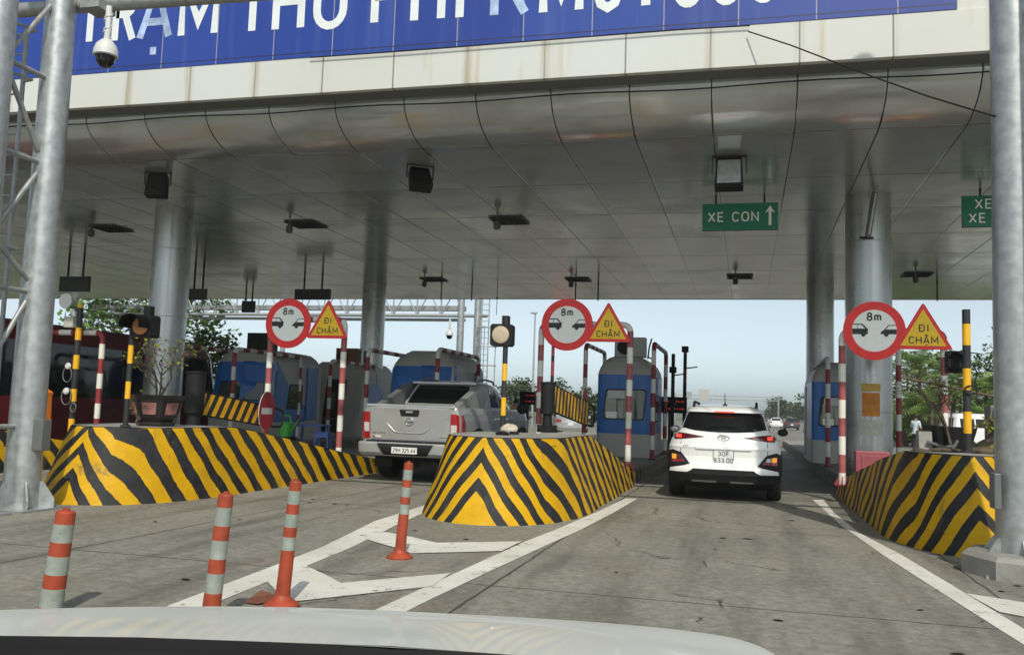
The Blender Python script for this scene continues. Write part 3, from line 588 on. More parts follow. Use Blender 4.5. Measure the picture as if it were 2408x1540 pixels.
def tri_sign(x, y, z, S_, label):
    t = thing('slow_sign', label, 'road sign', (x, y, z), 0, 'triangular slow signs'); h = S_*.87
    def rt(sc, rr, dz=0.):
        out = []; C = [(-S_/2*sc, -h/3*sc), (S_/2*sc, -h/3*sc), (0, 2*h/3*sc)]
        for i in range(3):
            a, b, c = (Vector(C[i-1]), Vector(C[i]), Vector(C[(i+1) % 3])); u = (a-b).normalized(); v = (c-b).normalized()
            for k in range(6): tt = k/5; q = (1-tt)**2*(b+u*rr)+2*tt*(1-tt)*b+tt*tt*(b+v*rr); out.append((q.x, q.y+dz))
        return out
    mb = MB(); mb.poly(rt(1, .06), 0, .016, 0, 1); mb.build('rim', ['signred', 'galvd'], t)
    mb = MB(); mb.poly(rt(.775, .006), -.003, -.0005, 0); text(mb, 'ĐI', .005, .03*S_, .14*S_, .145, -.0045, 1, gap=.3); text(mb, 'CHẬM', 0, -.19*S_, .14*S_, .145, -.0045, 1, gap=.16)
    mb.build('face', ['signyellow', 'signblack'], t); return t
round_sign(-3.29, 16.50, 2.965, .985, 'round red rimmed 8m following distance sign over the middle crash barrier'); tri_sign(-2.505, 16.49, 2.90, .87, 'yellow triangular ĐI CHẬM sign over the middle island above the blue booth')
round_sign(-8.57, 15.5, 2.845, .96, 'round red rimmed 8m following distance sign above the long left barrier'); tri_sign(-7.73, 15.49, 2.815, .87, 'yellow triangular ĐI CHẬM sign above the parked silver pickup')
round_sign(2.03, 15.70, 2.83, .97, 'round red rimmed 8m following distance sign in front of the big steel column'); tri_sign(2.775, 15.69, 2.79, .89, 'yellow triangular ĐI CHẬM sign tangled in bare twigs at right')
# ---------------------------------------------------------- striped poles and warning lights
YB = [(.335, 2), (.335, 3)]
def ypole(x, y, z0, z1, r, label, cat='striped pole', start=.0, name='striped_pole', cyc=None):
    t = thing(name, label, cat, (x, y, z0)); pts, ms = bands([(0, 0, 0), (0, 0, z1-z0)], r, cyc or YB, start=start)
    mb = MB(); mb.tube(pts, r, 16, ms); mb.lathe([(r*1.9, 0), (r*1.9, .02), (r*1.05, .03)], n=16, m=3); mb.build('pole', ['red', 'white', 'yellow', 'black'], t); return t
def signal_box(t, z, x, w_, lens, visor=False, d=.20):
    mb = MB(); c = Vector((x, -.02, z)); o = .30*w_
    oc = [(w_/2-o*.3, -w_/2), (w_/2, -w_/2+o*.3), (w_/2, w_/2-o*.3), (w_/2-o*.3, w_/2), (-w_/2+o*.3, w_/2), (-w_/2, w_/2-o*.3), (-w_/2, -w_/2+o*.3), (-w_/2+o*.3, -w_/2)]
    mb.poly([(a+x, b+z) for a, b in oc], -.06, d-.06); mb.box((x+.05, .02, z+w_/2+.05), (.10, .10, .14), 0)
    if visor:
        P = [[(x+(w_*.50)*cos(RD(a)), yv, z+(w_*.47)*sin(RD(a))) for a in range(-15, 196, 15)] for yv in (-.05, -.30)]
        P[1] = [(a*1.0, b, c_) for a, b, c_ in P[1]]; mb.grid(P, 0, True); mb.grid(P, 0, True, True)
    mb.build('housing', 'dark', t, bevel=.01)
    mb = MB(); R_ = w_*.395; mb.lathe([(R_, -.06), (R_, -.075), (R_*.9, -.085), (R_*.5, -.095), (.001, -.098)], (x, 0, z), 'Y', 28); mb.build('lens', lens, t)
cyc_c = [(.25, 3), (.25, 2), (.235, 3), (.235, 2), (.7, 3)]
t = ypole(-3.27, 12.05, 1.0, 2.62, .036, 'black and yellow pole holding a single beige warning light on the middle barrier', 'warning light', 0, 'warning_light', cyc_c); signal_box(t, 1.37, -.06, .31, 'lens')
t = ypole(-7.74, 9.95, .95, 2.30, .034, 'black and yellow pole with hooded orange warning light beside the plant pot', 'warning light', .0, 'warning_light', [(.36, 3), (.22, 2), (.235, 3), (.235, 2), (.235, 3), (.1, 2), (.3, 3)]); signal_box(t, 1.30, .17, .29, 'lenso', True)
t = ypole(2.48, 11.4, 1.02, 2.68, .045, 'thick black and yellow pole rising from the rubble on the right barrier', 'warning light', 0, 'warning_light', [(.22, 3), (.25, 2), (.25, 3), (.25, 2), (.27, 3), (.25, 2), (.3, 3)])
mb = MB(); mb.box((-.06, .30, 1.06), (.20, .18, .26)); 
for k in range(6): mb.box((-.165, .30, .97+k*.036), (.02, .16, .010))
mb.lathe([(.09, .10), (.10, .0), (.10, .14)], (-.08, .16, 1.06), 'Y', 20); mb.build('housing', 'dark', t, bevel=.01)
mb = MB(); mb.tube([(.06, -.05, 1.0), (.10, -.05, .92), (.07, -.05, .80)]+[(.03+.07*cos(a), -.06, .72+.05*sin(a)) for a in [i*.5 for i in range(14)]], .009, 6); mb.build('wire', 'dark', t); mb = MB(); mb.tube([(-.06, -.02, 1.15), (.06, -.04, 1.15), (.14, -.04, 1.14)], .008, 6); mb.build('wire', 'dark', t)
t = ypole(-13.0, 15.1, KERB, 3.15, .06, 'black and yellow pole with loudspeaker and dangling wire loops at far left', 'striped pole', 0, 'striped_pole', [(.30, 3), (.28, 2), (.34, 3), (.25, 2), (.4, 3), (.28, 2), (.3, 3), (.25, 2), (.4, 3), (.33, 2)])
mb = MB(); mb.lathe([(.15, -.16), (.155, -.15), (.06, .05), (.05, .14)], (-.22, -.02, 2.92), 'Y', 20); mb.build('loudspeaker', 'bucket', t)
mb = MB(); mb.box((-.12, -.1, 2.5), (.22, .14, .22)); mb.build('junction_box', 'palenotice', t, bevel=.01)
mb = MB()
for k, (zx, zz, rr) in enumerate(((-.12, 1.45, .15), (-.1, 1.02, .17), (.08, .8, .09))): mb = MB(); mb.tube([(zx+rr*cos(a)*.7, -.08, zz+rr*sin(a)) for a in [i*.42 for i in range(16)]], .012, 6); mb.build('wire_loop', 'panelgrey', t)
for zz in (1.62, 1.12): mb = MB(); mb.lathe([(.001, -.14), (.05, -.13), (.07, -.1), (.04, -.08)], (-.1, 0, zz), 'Y', 12); mb.build('insulator', 'bucket', t)
# ---------------------------------------------------------- green lane signs under the ceiling
def lane_sign(x0, x1, z0, z1, y, label, fn):
    t = thing('lane_sign', label, 'lane sign', ((x0+x1)/2, y, (z0+z1)/2)); w_, h = x1-x0, z1-z0
    mb = MB(); mb.poly([(-w_/2, -h/2), (w_/2, -h/2), (w_/2, h/2), (-w_/2, h/2)], 0, .06, 0, 1); mb.build('panel', ['signgreen', 'dark'], t)
    mb = MB(); fn(mb); mb.build('lettering', 'signwhite', t)
    mb = MB()
    for s in (-.32, .32): mb.tube([(s*w_, .03, h/2), (s*w_, .03, 5.52-(z0+z1)/2)], .018, 8)
    mb.build('hanger', 'dark', t); return t
def f1(mb):
    text(mb, 'XE CON', -.12, -.095, .19, .14, -.004, 0, gap=.2); mb.poly([(.52, -.17), (.57, -.17), (.57, .10), (.635, .06), (.545, .20), (.455, .06), (.52, .10)], -.004, -.0005)
lane_sign(-.84, .54, 4.82, 5.33, 17.0, 'green hanging lane sign reading XE CON with an upward arrow', f1)
def f2(mb): text(mb, 'XE TẢI', -.62, .04, .18, .14, -.004, 0, 'l', gap=.2)
lane_sign(3.66, 5.30, 4.80, 5.36, 17.0, 'green hanging lane sign partly hidden behind the right gantry leg', f2)
mb = MB(); text(mb, 'XE KHÁCH', -.72, -.21, .18, .14, -.004, 0, 'l', gap=.2); mb.build('lettering', 'signwhite', [o for o in COL.objects if o.name.startswith('lane_sign')][-1])
# ---------------------------------------------------------- ceiling lights and hanging rods
def grid_light(label):
    t = thing('ceiling_light', label, 'ceiling light', (0, 0, 0), 0, 'square louvred ceiling lights')
    mb = MB(); s = .36
    for a in (-1, 1): mb.box((a*s, 0, -.012), (.03, 2*s+.03, .024)); mb.box((0, a*s, -.012), (2*s-.03, .03, .023))
    mb.build('frame', 'darkmetal', t)
    mb = MB()
    for k in range(-3, 4): mb.box((k*.1, 0, -.015), (.016, .68, .016)); 
    for k in range(-2, 3): mb.box((0, k*.12, -.016), (.68, .03, .015))
    mb.build('louvre', 'dark', t)
    mb = MB(); mb.box((0, 0, -.004), (.69, .69, .006)); mb.build('diffuser', 'plate', t)
    mb = MB(); mb.tube([(-.12, -.55, 0), (-.12, -.55, -.12)], .02, 8); mb.lathe([(.03, -.12), (.075, -.16), (.08, -.27), (.05, -.31), (.001, -.32)], (-.12, -.55, 0), n=14); mb.build('bulb_lamp', 'panelgrey', t); return t
LN = {(-5.11, 18.78): 'front louvred ceiling light above the middle island, right of the steel column gap', (-10.03, 18.72): 'front louvred ceiling light over the left booths', (-15.38, 18.72): 'leftmost front louvred ceiling light, in the dark part of the ceiling',
      (-9.97, 27.46): 'rear louvred ceiling light beside the brown lit column', (-5.18, 27.60): 'rear louvred ceiling light above the round middle sign', (-0.22, 27.14): 'rear louvred ceiling light above the white car lane', (4.60, 26.91): 'rear louvred ceiling light between right column and gantry leg'}
g0 = None
for (x, y), lb in LN.items():
    if g0 is None: g0 = grid_light(lb); g0.location = (x, y, 5.49)
    else: copy_tree(g0, lb, (x, y, 5.49))
def floodlight(x, y, label, ry=0, rz=0, glass='glassd', s=1.):
    t = thing('floodlight', label, 'floodlight', (x, y, 5.49), rz); R_ = Matrix.Rotation(ry, 3, 'X')
    mb = MB(); mb.box((0, 0, -.30*s), (.46*s, .26*s, .52*s), 0, R_, .86); mb.build('housing', 'dark', t, bevel=.02)
    mb = MB(); q = [R_ @ Vector(p) for p in ((-.19*s, -.133*s, -.2*s), (.19*s, -.133*s, -.2*s), (.18*s, -.125*s, .20*s), (-.18*s, -.125*s, .20*s))]; mb.add([v+Vector((0, -.006, -.30*s)) for v in q], [(0, 1, 2, 3)]); mb.build('glass', glass, t)
    mb = MB(); 
    for a in (-.27*s, .27*s): mb.box((a, 0, -.14*s), (.02, .05, .30*s))
    mb.box((0, 0, -.01), (.56*s, .06, .02)); mb.build('bracket', 'darkmetal', t)
floodlight(-5.49, 14.21, 'black floodlight tilted away, under the ceiling in the middle', RD(-35), RD(35), 'glassd', .85); floodlight(-0.30, 14.41, 'square floodlight with silvery reflector above the XE CON sign', RD(-8), 0, 'galv', .98); floodlight(-10.59, 14.02, 'floodlight at the left under the ceiling above the left steel column', RD(-10), RD(20), 'glassd', .85)
def rod(x, y, z, label, r=.02): mb = MB(); mb.tube([(0, 0, 0), (0, 0, 5.52-z)], r, 8); mb.box((0, 0, .55), (.07, .05, .03)); o = mb.build('hanging_rod', 'dark', None, (x, y, z)); tag(o, label, 'hanging rod', 'black rods hanging from the ceiling')
rod(-9.73, 27.57, 4.83, 'black rod hanging from the ceiling beside the brown lit column'); rod(-8.68, 27.57, 4.81, 'black rod hanging from the ceiling in front of the far gantry leg'); rod(-5.25, 27.57, 4.78, 'black rod hanging above the round middle sign'); rod(-4.53, 27.57, 4.81, 'black rod hanging above the middle triangular sign'); rod(-7.82, 27.57, 4.35, 'thin long rod hanging right of the far gantry leg', .01)
rod(5.25, 27.57, 4.83, 'black rod hanging at the right beside the gantry leg')
def hang_board(x, y, z, w_, h, label):
    t = thing('hanging_board', label, 'signboard', (x, y, z), 0, 'dark boards hanging under the canopy'); mb = MB(); mb.box((0, 0, 0), (w_, .08, h)); mb.build('panel', 'darkmetal', t, bevel=.01)
    mb = MB(); 
    for s in (-.25, .25): mb.tube([(s*w_, 0, h/2), (s*w_, 0, 5.52-z)], .03, 8)
    mb.build('hanger', 'dark', t)
hang_board(-19.2, 22, 4.58, 1.05, .45, 'dark board hanging at far left behind the loudspeaker pole'); hang_board(-16.4, 24, 4.54, .6, .34, 'small dark board hanging right of the left steel column'); hang_board(-18.28, 30.0, 4.87, .55, .44, 'small dark box hanging left of the left round sign'); hang_board(-13.45, 25.8, 4.78, 1.25, .34, 'wide dark board hanging above the left triangular sign')
t = thing('tube_light', 'fluorescent batten light fixed on the top of the big steel column', 'tube light', (2.15, 16.95, 5.05), RD(12)); mb = MB(); mb.box((0, 0, 0), (.10, .06, .85), 0, Matrix.Rotation(RD(9), 3, 'Y')); mb.build('batten', 'panelgrey', t, bevel=.008); mb = MB(); mb.tube([(-.06, -.05, -.38), (.065, -.05, .38)], .02, 10); mb.build('tube', 'bucket', t); mb = MB(); mb.box((-.08, .02, -.42), (.24, .05, .03)); mb.build('bracket', 'dark', t)
# ---------------------------------------------------------- far gantry behind the canopy
fg = thing('gantry', 'far galvanised lattice gantry seen beyond the back edge of the canopy', 'gantry', (0, 46, 0)); fx = -15.05
mb = MB(); mb.tube([(fx, 0, 0), (fx, 0, 8.5)], .19, 16); mb.build('leg', 'galv', fg); mb = MB(); mb.tube([(fx+.95, 0, 0), (fx+.95, 0, 8.5)], .19, 16); mb.build('leg', 'galv', fg)
mb = MB(); mb.tube([(-40, 0, 0), (-40, 0, 8.5)], .19, 16); mb.build('leg', 'galv', fg)
mb = MB()
for z, y in ((6.3, 0), (6.15, .8), (7.6, 0), (7.6, .8)): mb.tube([(-40, y, z), (fx+1.5 if y == 0 else fx, y, z)], .09, 10)
for i in range(18): x = -40+i*1.4; mb.tube([(x, 0, 6.3), (x+.7, 0, 7.6)], .035, 6); mb.tube([(x+.7, 0, 7.6), (x+1.4, 0, 6.3)], .035, 6); mb.tube([(x, 0, 6.3), (x, 0, 7.6)], .04, 6)
mb.box((-27, .5, 6.75), (24, .5, .25)); mb.build('beam', 'galvd', fg)
mb = MB()
for z in [1.5+i*.3 for i in range(20)]: mb.tube([(fx+1.25, -.2, z), (fx+1.65, -.2, z)], .018, 6)
for dx in (1.25, 1.65): mb.tube([(fx+dx, -.2, .4), (fx+dx, -.2, 7.4)], .03, 6)
for z in (3.6, 4.6, 5.6): mb.tube([(fx+1.25, -.2, z)]+[(fx+1.6-.55*cos(RD(a)), -.3-.5*sin(RD(a)), z) for a in range(0, 181, 30)], .03, 6)
for dx, dy in ((1.1, -.35), (1.6, -.8), (2.1, -.35)): mb.tube([(fx+dx, dy, 2.6), (fx+dx, dy, 5.7)], .025, 6)
mb.build('ladder', 'galvd', fg)
cctv(-15.6, 45.8, 6.1, 5.0, 'small dome camera hanging from the far gantry', 1.5)
t = thing('lamp_mast', 'tall thin lamp mast standing behind the round middle sign', 'lamp mast', (-16.6, 70, 0)); mb = MB(); mb.tube([(0, 0, 0), (0, 0, 9.2)], [.10, .06], 10); mb.build('pole', 'galv', t); mb = MB(); mb.box((-.1, 0, 9.15), (.5, .3, .12)); mb.build('lamp_head', 'galvd', t)
t = thing('lamp_mast', 'grey mast behind the left booths', 'lamp mast', (-26.3, 47, 0)); mb = MB(); mb.tube([(0, 0, 0), (.1, 0, 9)], [.16, .12], 12); mb.build('pole', 'galv', t)
# ---------------------------------------------------------- distant gantry boards, guard rail
t = thing('road_sign_gantry', 'far pale backs of overhead road boards above the white car', 'sign gantry', (0, 210, 0))
mb = MB(); mb.box((-13.15, 0, 5.9), (1.9, .2, 1.6)); mb.build('board', 'galvd', t); mb = MB(); mb.box((-9.45, 0, 6.2), (2.3, .2, 2.4)); mb.build('board', 'boothgrey', t); mb = MB(); mb.tube([(-16, .3, 5.2), (7, .3, 5.2)], .10, 8); mb.tube([(-16, .3, 6.0), (7, .3, 6.0)], .07, 8); mb.tube([(-16, .3, 0), (-16, .3, 6.4)], .2, 8); mb.tube([(7, .3, 0), (7, .3, 6.4)], .2, 8); mb.build('frame', 'galvd', t)
def guardrail(x, y0, y1, label):
    t = thing('guard_rail', label, 'guard rail', (x, y0, 0), 0, 'steel guard rails'); mb = MB(); L = y1-y0
    for z in (.55, .62, .69, .76): mb.box((0.015*(z in (.62, .69)), L/2, z), (.03, L, .06))
    mb.build('rail', 'galvd', t); mb = MB()
    for i in range(int(L/4)+1): mb.box((.08, i*4., .38), (.1, .12, .76))
    o = mb.build('post', 'galvd', t)
guardrail(-17.0, 62, 190, 'steel guard rail far behind the middle booth'); guardrail(11.2, 112, 300, 'steel guard rail far off at the right of the motorway')
# ================================================================== LOFTED BODIES (booths, vehicles)
class Loft:
    """stack of rounded plan outlines: level = (z, half width, y rear, y front, rear corner depth, front corner depth)"""
    def __init__(s, levels, p=2.6, pf=2.6, N=12): s.L = levels; s.p = p; s.pf = pf; s.N = N
    def at(s, z):
        L = s.L
        if z <= L[0][0]: return L[0]
        for a, b in zip(L, L[1:]):
            if z <= b[0]: t = (z-a[0])/(b[0]-a[0]+1e-9); return tuple(x+(y-x)*t for x, y in zip(a, b))
        return L[-1]
    def ring(s, l):
        z, W, yr, yf, Dr, Df = l; N = s.N; out = []
        for i in range(2*N+1):
            th = -pi/2+pi*i/(2*N); sn, cs = sin(th), max(0, cos(th)); out.append((W*math.copysign(abs(sn)**(2/s.p), sn), yr+Dr*(1-cs**(2/s.p)), z))
        for i in range(2*N+1):
            th = pi/2-pi*i/(2*N); sn, cs = sin(th), max(0, cos(th)); out.append((W*math.copysign(abs(sn)**(2/s.pf), sn), yf-Df*(1-cs**(2/s.pf)), z))
        return out
    def mesh(s, mb, mfun=lambda z: 0, cap=True, crown=.0, smooth=True):
        R_ = [s.ring(l) for l in s.L]; n = len(R_[0])
        for a, b, la, lb in zip(R_, R_[1:], s.L, s.L[1:]): mb.add(a+b, [(k, (k+1) % n, n+(k+1) % n, n+k) for k in range(n)], mfun((la[0]+lb[0])/2), smooth)
        if cap:
            c = Vector((0, sum(p[1] for p in R_[-1])/n, s.L[-1][0])); prev = R_[-1]
            for f, dz in ((.8, .45), (.5, .8), (.2, .97)):
                nx = [(c.x+(p[0]-c.x)*f, c.y+(p[1]-c.y)*f, c.z+crown*dz) for p in R_[-1]]
                mb.add(prev+nx, [(k, (k+1) % n, n+(k+1) % n, n+k) for k in range(n)], mfun(s.L[-1][0]+1), True); prev = nx
            mb.add(prev, [tuple(range(n))], mfun(s.L[-1][0]+1), True)
        mb.add(R_[0], [tuple(range(n-1, -1, -1))], mfun(s.L[0][0]))
    def rear(s, x, z):
        _, W, yr, yf, Dr, Df = s.at(z); t = min(1., abs(x)/W); return Vector((x, yr+Dr*(1-(max(0, 1-t**s.p))**(1/s.p)), z))
    def front(s, x, z):
        _, W, yr, yf, Dr, Df = s.at(z); t = min(1., abs(x)/W); return Vector((x, yf-Df*(1-(max(0, 1-t**s.pf))**(1/s.pf)), z))
    def side(s, y, z, sg=1):
        _, W, yr, yf, Dr, Df = s.at(z); x = W
        if y < yr+Dr: q = 1-max(0., (y-yr))/Dr; x = W*max(0, 1-min(1, q)**s.p)**(1/s.p)
        if y > yf-Df: q = 1-max(0., (yf-y))/Df; x = W*max(0, 1-min(1, q)**s.pf)**(1/s.pf)
        return Vector((sg*x, y, z))
def inpoly(p, P):
    r = False
    for (x0, y0), (x1, y1) in zip(P, P[1:]+P[:1]):
        if (y0 > p[1]) != (y1 > p[1]) and p[0] < (x1-x0)*(p[1]-y0)/(y1-y0)+x0: r = not r
    return r
def rounded(P, r, n=4):
    out = []
    for i in range(len(P)):
        a, b, c = Vector(P[i-1]), Vector(P[i]), Vector(P[(i+1) % len(P)]); u, v = a-b, c-b; k = min(r, u.length*.45, v.length*.45); u = u.normalized()*k; v = v.normalized()*k
        for j in range(n+1): t = j/n; q = (1-t)**2*(b+u)+2*t*(1-t)*b+t*t*(b+v); out.append((q.x, q.y))
    return out
def patch(mb, P, fn, off, m=0, sp=.06, thick=.012, flip=False):
    """outline P (2-D) laid on the surface fn(a, b) -> (point, outward normal dir), raised by off, with a skirt"""
    B = []
    for p, q in zip(P, P[1:]+P[:1]):
        n = max(1, int(hypot(q[0]-p[0], q[1]-p[1])/sp))
        for i in range(n): B.append((p[0]+(q[0]-p[0])*i/n, p[1]+(q[1]-p[1])*i/n))
    nb = len(B); xs = [p[0] for p in B]; ys = [p[1] for p in B]; pts = list(B)
    i = min(xs)+sp*.5
    while i < max(xs):
        j = min(ys)+sp*.5
        while j < max(ys):
            if inpoly((i, j), B) and min((i-b[0])**2+(j-b[1])**2 for b in B) > (sp*.35)**2: pts.append((i, j))
            j += sp
        i += sp
    V, E, F, *_ = delaunay_2d_cdt([Vector(p) for p in pts], [(k, (k+1) % nb) for k in range(nb)], [], 1, 1e-5)
    out, inn = [], []
    for v in V:
        p, nrm = fn(v.x, v.y); out.append(p+nrm*off); inn.append(p+nrm*(off-thick))
    F = [tuple(f) for f in F]
    fx = []
    for f in F:
        a, b, c = (out[k] for k in f[:3]); nn = (b-a).cross(c-a); _, nrm = fn(V[f[0]].x, V[f[0]].y); fx.append(f if nn.dot(nrm) > 0 else f[::-1])
    mb.add(out, fx, m, True)
    cnt = {}
    for f in fx:
        for a, b in zip(f, f[1:]+f[:1]): cnt[(a, b)] = 1
    ed = [(a, b) for a, b in cnt if (b, a) not in cnt]; n = len(out)
    mb.add(out+inn, [(b, a, n+a, n+b) for a, b in ed], m, False)
def rearfn(L): return lambda x, z: (L.rear(x, z), Vector((x*.25, -1, .1)).normalized())
def rearfnw(L):
    def f(x, z):
        e = .01; p = L.rear(x, z); q = L.rear(x+e if x < 0 else x-e, z); t = (q-p) if x < 0 else (p-q); n = Vector((t.y, -t.x, 0))
        return p, (n.normalized() if n.length > 1e-6 else Vector((0, -1, 0)))
    return f
def frontfn(L): return lambda x, z: (L.front(x, z), Vector((0, 1, .2)).normalized())
def sidefn(L, sg): return lambda y, z: (L.side(y, z, sg), Vector((sg, 0, .1)).normalized())
def flatfn(y): return lambda x, z: (Vector((x, y, z)), Vector((0, -1, 0)))
# ---------------------------------------------------------- toll booths
def booth(x, y, label, wd=1.3, ln=3.0, h=2.48, style=0, ac=True):
    t = thing('toll_booth', label, 'toll booth', (x, y, KERB), 0, 'toll booths'); W = wd/2; sl = .0 if style == 0 else .28
    lv = [(0, W, 0, ln, .12, .12), (.55, W, 0, ln, .12, .12), (.56, W+.004, -.004, ln+.004, .12, .12), (1.3, W, sl*.55, ln, .12, .12), (2.0, W, sl, ln, .12, .12), (2.01, W, sl, ln, .13, .13), (2.15, W-.03, sl+.03, ln-.02, .2, .2), (2.30, W-.10, sl+.10, ln-.08, .26, .26), (2.42, W-.22, sl+.20, ln-.2, .3, .3), (h, W-.36, sl+.34, ln-.34, .3, .3)]
    L = Loft(lv, 4., 4.); mb = MB()
    if style == 0: L.mesh(mb, lambda z: 1 if .555 < z < 2.005 else 0, crown=.03)
    else: L.mesh(mb, lambda z: 0, crown=.03)
    mb.build('body', ['boothgrey', 'boothblue'], t)
    rf = rearfn(L)
    if style == 1:
        mb = MB(); patch(mb, [(-W*.995, .56), (W*.995, .56), (W*.995, 2.1), (-W*.995, 2.1)], rf, .004, 0, .1)
        patch(mb, rounded([(.02, .5), (2.1, .5), (2.1, .95), (1.25, 1.35), (.45, 2.12), (.2, 2.12)], .06), sidefn(L, 1), .004, 0, .12); mb.build('blue_panel', 'boothblue', t)
    if style < 2:
        wins = [[(-W*.74, .92), (W*.72, .92), (W*.80, 1.62), (-W*.64, 1.62)]] if style == 0 else [[(-W*.78, 1.08), (-.04, 1.08), (-.04, 1.55), (-W*.72, 1.55)], [(.06, 1.08), (W*.76, 1.08), (W*.72, 1.55), (.06, 1.55)]]
        for wn in wins:
            f = MB(); c0 = (sum(p[0] for p in wn)/4, sum(p[1] for p in wn)/4); patch(f, rounded([(c0[0]+(a-c0[0])*1.06, c0[1]+(b-c0[1])*1.08) for a, b in wn], .10), rf, .010, 0, .09); fo = f.build('window', 'dark', t)
            f = MB(); patch(f, rounded(wn, .09), rf, .014, 0, .09, .006); f.build('pane', 'glass', fo)
        if style == 0:
            f = MB()
            for q, m_ in (([(-.40, 1.40), (.02, 1.42), (.02, 1.60), (-.39, 1.60)], 0), ([(-.44, 1.10), (-.18, 1.10), (-.18, 1.44), (-.42, 1.44)], 1), ([(-.42, .93), (-.16, .93), (-.16, 1.09), (-.43, 1.09)], 2), ([(-.14, .94), (-.01, .94), (-.01, 1.36), (-.15, 1.36)], 1)): patch(f, q, rf, .017, m_, .2, .002)
            f.build('paper_notice', ['bucket', 'palenotice', 'signwhite'], fo)
        f = MB(); patch(f, rounded([(1.0, .85), (1.9, .85), (1.9, 1.55), (1.15, 1.55)], .06), sidefn(L, 1), .010, 0, .1); fo = f.build('window', 'dark', t); f = MB(); patch(f, rounded([(1.05, .90), (1.86, .90), (1.86, 1.50), (1.18, 1.50)], .05), sidefn(L, 1), .014, 0, .1, .004); f.build('pane', 'glass', fo)
        if style == 1:
            f = MB(); f.box((W+.03, 2.42, 1.3), (.03, .62, 1.5)); f.build('notice_board', 'boothblue', t); 
        f = MB(); patch(f, [(2.1, .1), (2.8, .1), (2.8, 1.95), (2.1, 1.95)] if ln > 2.9 else [(1.9, .1), (2.3, .1), (2.3, 1.9), (1.9, 1.9)], sidefn(L, -1), .012, 0, .15); f.build('door', 'panelgrey', t)
    else:
        f = MB(); patch(f, rounded([(-.30, .12), (.40, .12), (.40, 1.85), (-.30, 1.85)], .05), rf, .006, 0, .12); d = f.build('door', 'dark', t); f = MB(); patch(f, rounded([(-.12, .85), (.05, .85), (.05, 1.40), (-.10, 1.40)], .04), rf, .010, 0, .1, .004); patch(f, rounded([(.18, .85), (.32, .85), (.32, 1.40), (.18, 1.40)], .04), rf, .010, 0, .1, .004); f.build('pane', 'glass', d)
        f = MB(); cc = (ln*.45, .95); patch(f, [(cc[0]+.75*cos(a*pi/12), cc[1]+.82*sin(a*pi/12)) for a in range(24)], sidefn(L, 1), .006, 0, .12); f.build('blue_panel', 'boothblue', t)
    f = MB(); f.box((0, sl+.02 if style else 0, 2.0), (.001, .001, .001)); 
    if ac:
        a = MB(); a.box((.05, .75+sl, h+.24), (.78, .34, .50), 0); ao = a.build('air_conditioner', 'boothgrey' if style == 0 else ('dark' if style == 1 else 'rust'), t, bevel=.015)
        a = MB(); a.lathe([(.001, .572+sl), (.17, .572+sl), (.19, .56+sl), (.19, .60+sl)], (-.08, 0, h+.24), 'Y', 24)
        for r in (.06, .11, .16): a.tube([(-.08+r*cos(k*.5), .565+sl, h+.24+r*sin(k*.5)) for k in range(14)], .004, 5)
        a.build('fan_grille', 'dark', ao)
        for sx in (-.25, .3): pass
    return t
booth(-2.90, 21.9, 'blue and pale grey toll booth on the middle island with papers behind its front window', 1.32, 3.0)
booth(-8.15, 21.6, 'sloping blue toll booth behind the silver pickup', 1.75, 3.0, 2.52, 1, False)
booth(-13.15, 21.3, 'sloping blue toll booth behind the left striped boom panel', 1.8, 3.1, 2.45, 1)
booth(-13.0, 26.6, 'pale grey toll booth with open dark doorway behind the blue plastic stools', 1.9, 3.0, 2.42, 2)
booth(2.25, 23.4, 'blue toll booth mostly hidden behind the big steel column on the right', 1.35, 3.0, 2.5, 0, False)
def aerial(x, y, z): mb = MB(); mb.tube([(0, 0, 0), (.03, 0, .30), (.09, 0, .52)], .02, 6); mb.tube([(.02, 0, .05), (.10, 0, .0)], .02, 6); tag(mb.build('wiper_arm', 'dark', None, (x, y, z)), 'short black bracket standing on the roof of the middle booth', 'bracket')
aerial(-2.42, 22.7, 2.72)
# ---------------------------------------------------------- booth guard frames along the lanes
def guard(x, y0, y1, zt, label, cyc=None, r=.055):
    t = thing('pipe_guard', label, 'pipe guard', (x, y0, KERB), 0, 'red and white guard frames round the booths'); zt -= KERB
    P = bend([(0, 0, 0), (0, 0, zt), (0, y1-y0, zt), (0, y1-y0, 0)], .22); pts, ms = bands(P, r, [(.33, 0), (.33, 1)], start=.1); mb = MB(); mb.tube(pts, r, 14, ms); mb.build('pipe', ['red', 'white'], t); mb = MB(); mb.box((0, 0, .01), (.2, .2, .02)); mb.box((0, y1-y0, .01), (.2, .2, .02)); mb.build('base_plate', 'dark', t); return t
guard(-2.12, 21.2, 24.5, 3.0, 'red and white pipe guard along the right side of the middle booth'); guard(-3.78, 21.4, 24.4, 2.97, 'red and white pipe guard along the left side of the middle booth')
guard(-9.0, 20.3, 25.5, 2.68, 'red and white pipe guard left of the sloping blue booth behind the pickup'); guard(-7.15, 20.2, 23.6, 2.72, 'red and white pipe guard right of the sloping blue booth behind the pickup')
guard(-12.25, 19.6, 23.0, 2.60, 'red and white pipe guard beside the left sloping blue booth'); guard(-14.2, 19.8, 23.2, 2.7, 'dark pipe guard left of the left sloping blue booth'); guard(-12.1, 24.6, 28.0, 2.62, 'brownish pipe guard at the doorway of the pale grey booth')
guard(1.80, 21.6, 25.2, 2.75, 'red and white pipe guard of the right booth, left of the big steel column'); guard(2.98, 19.5, 23.0, 2.88, 'red and white pipe guard just right of the big steel column')
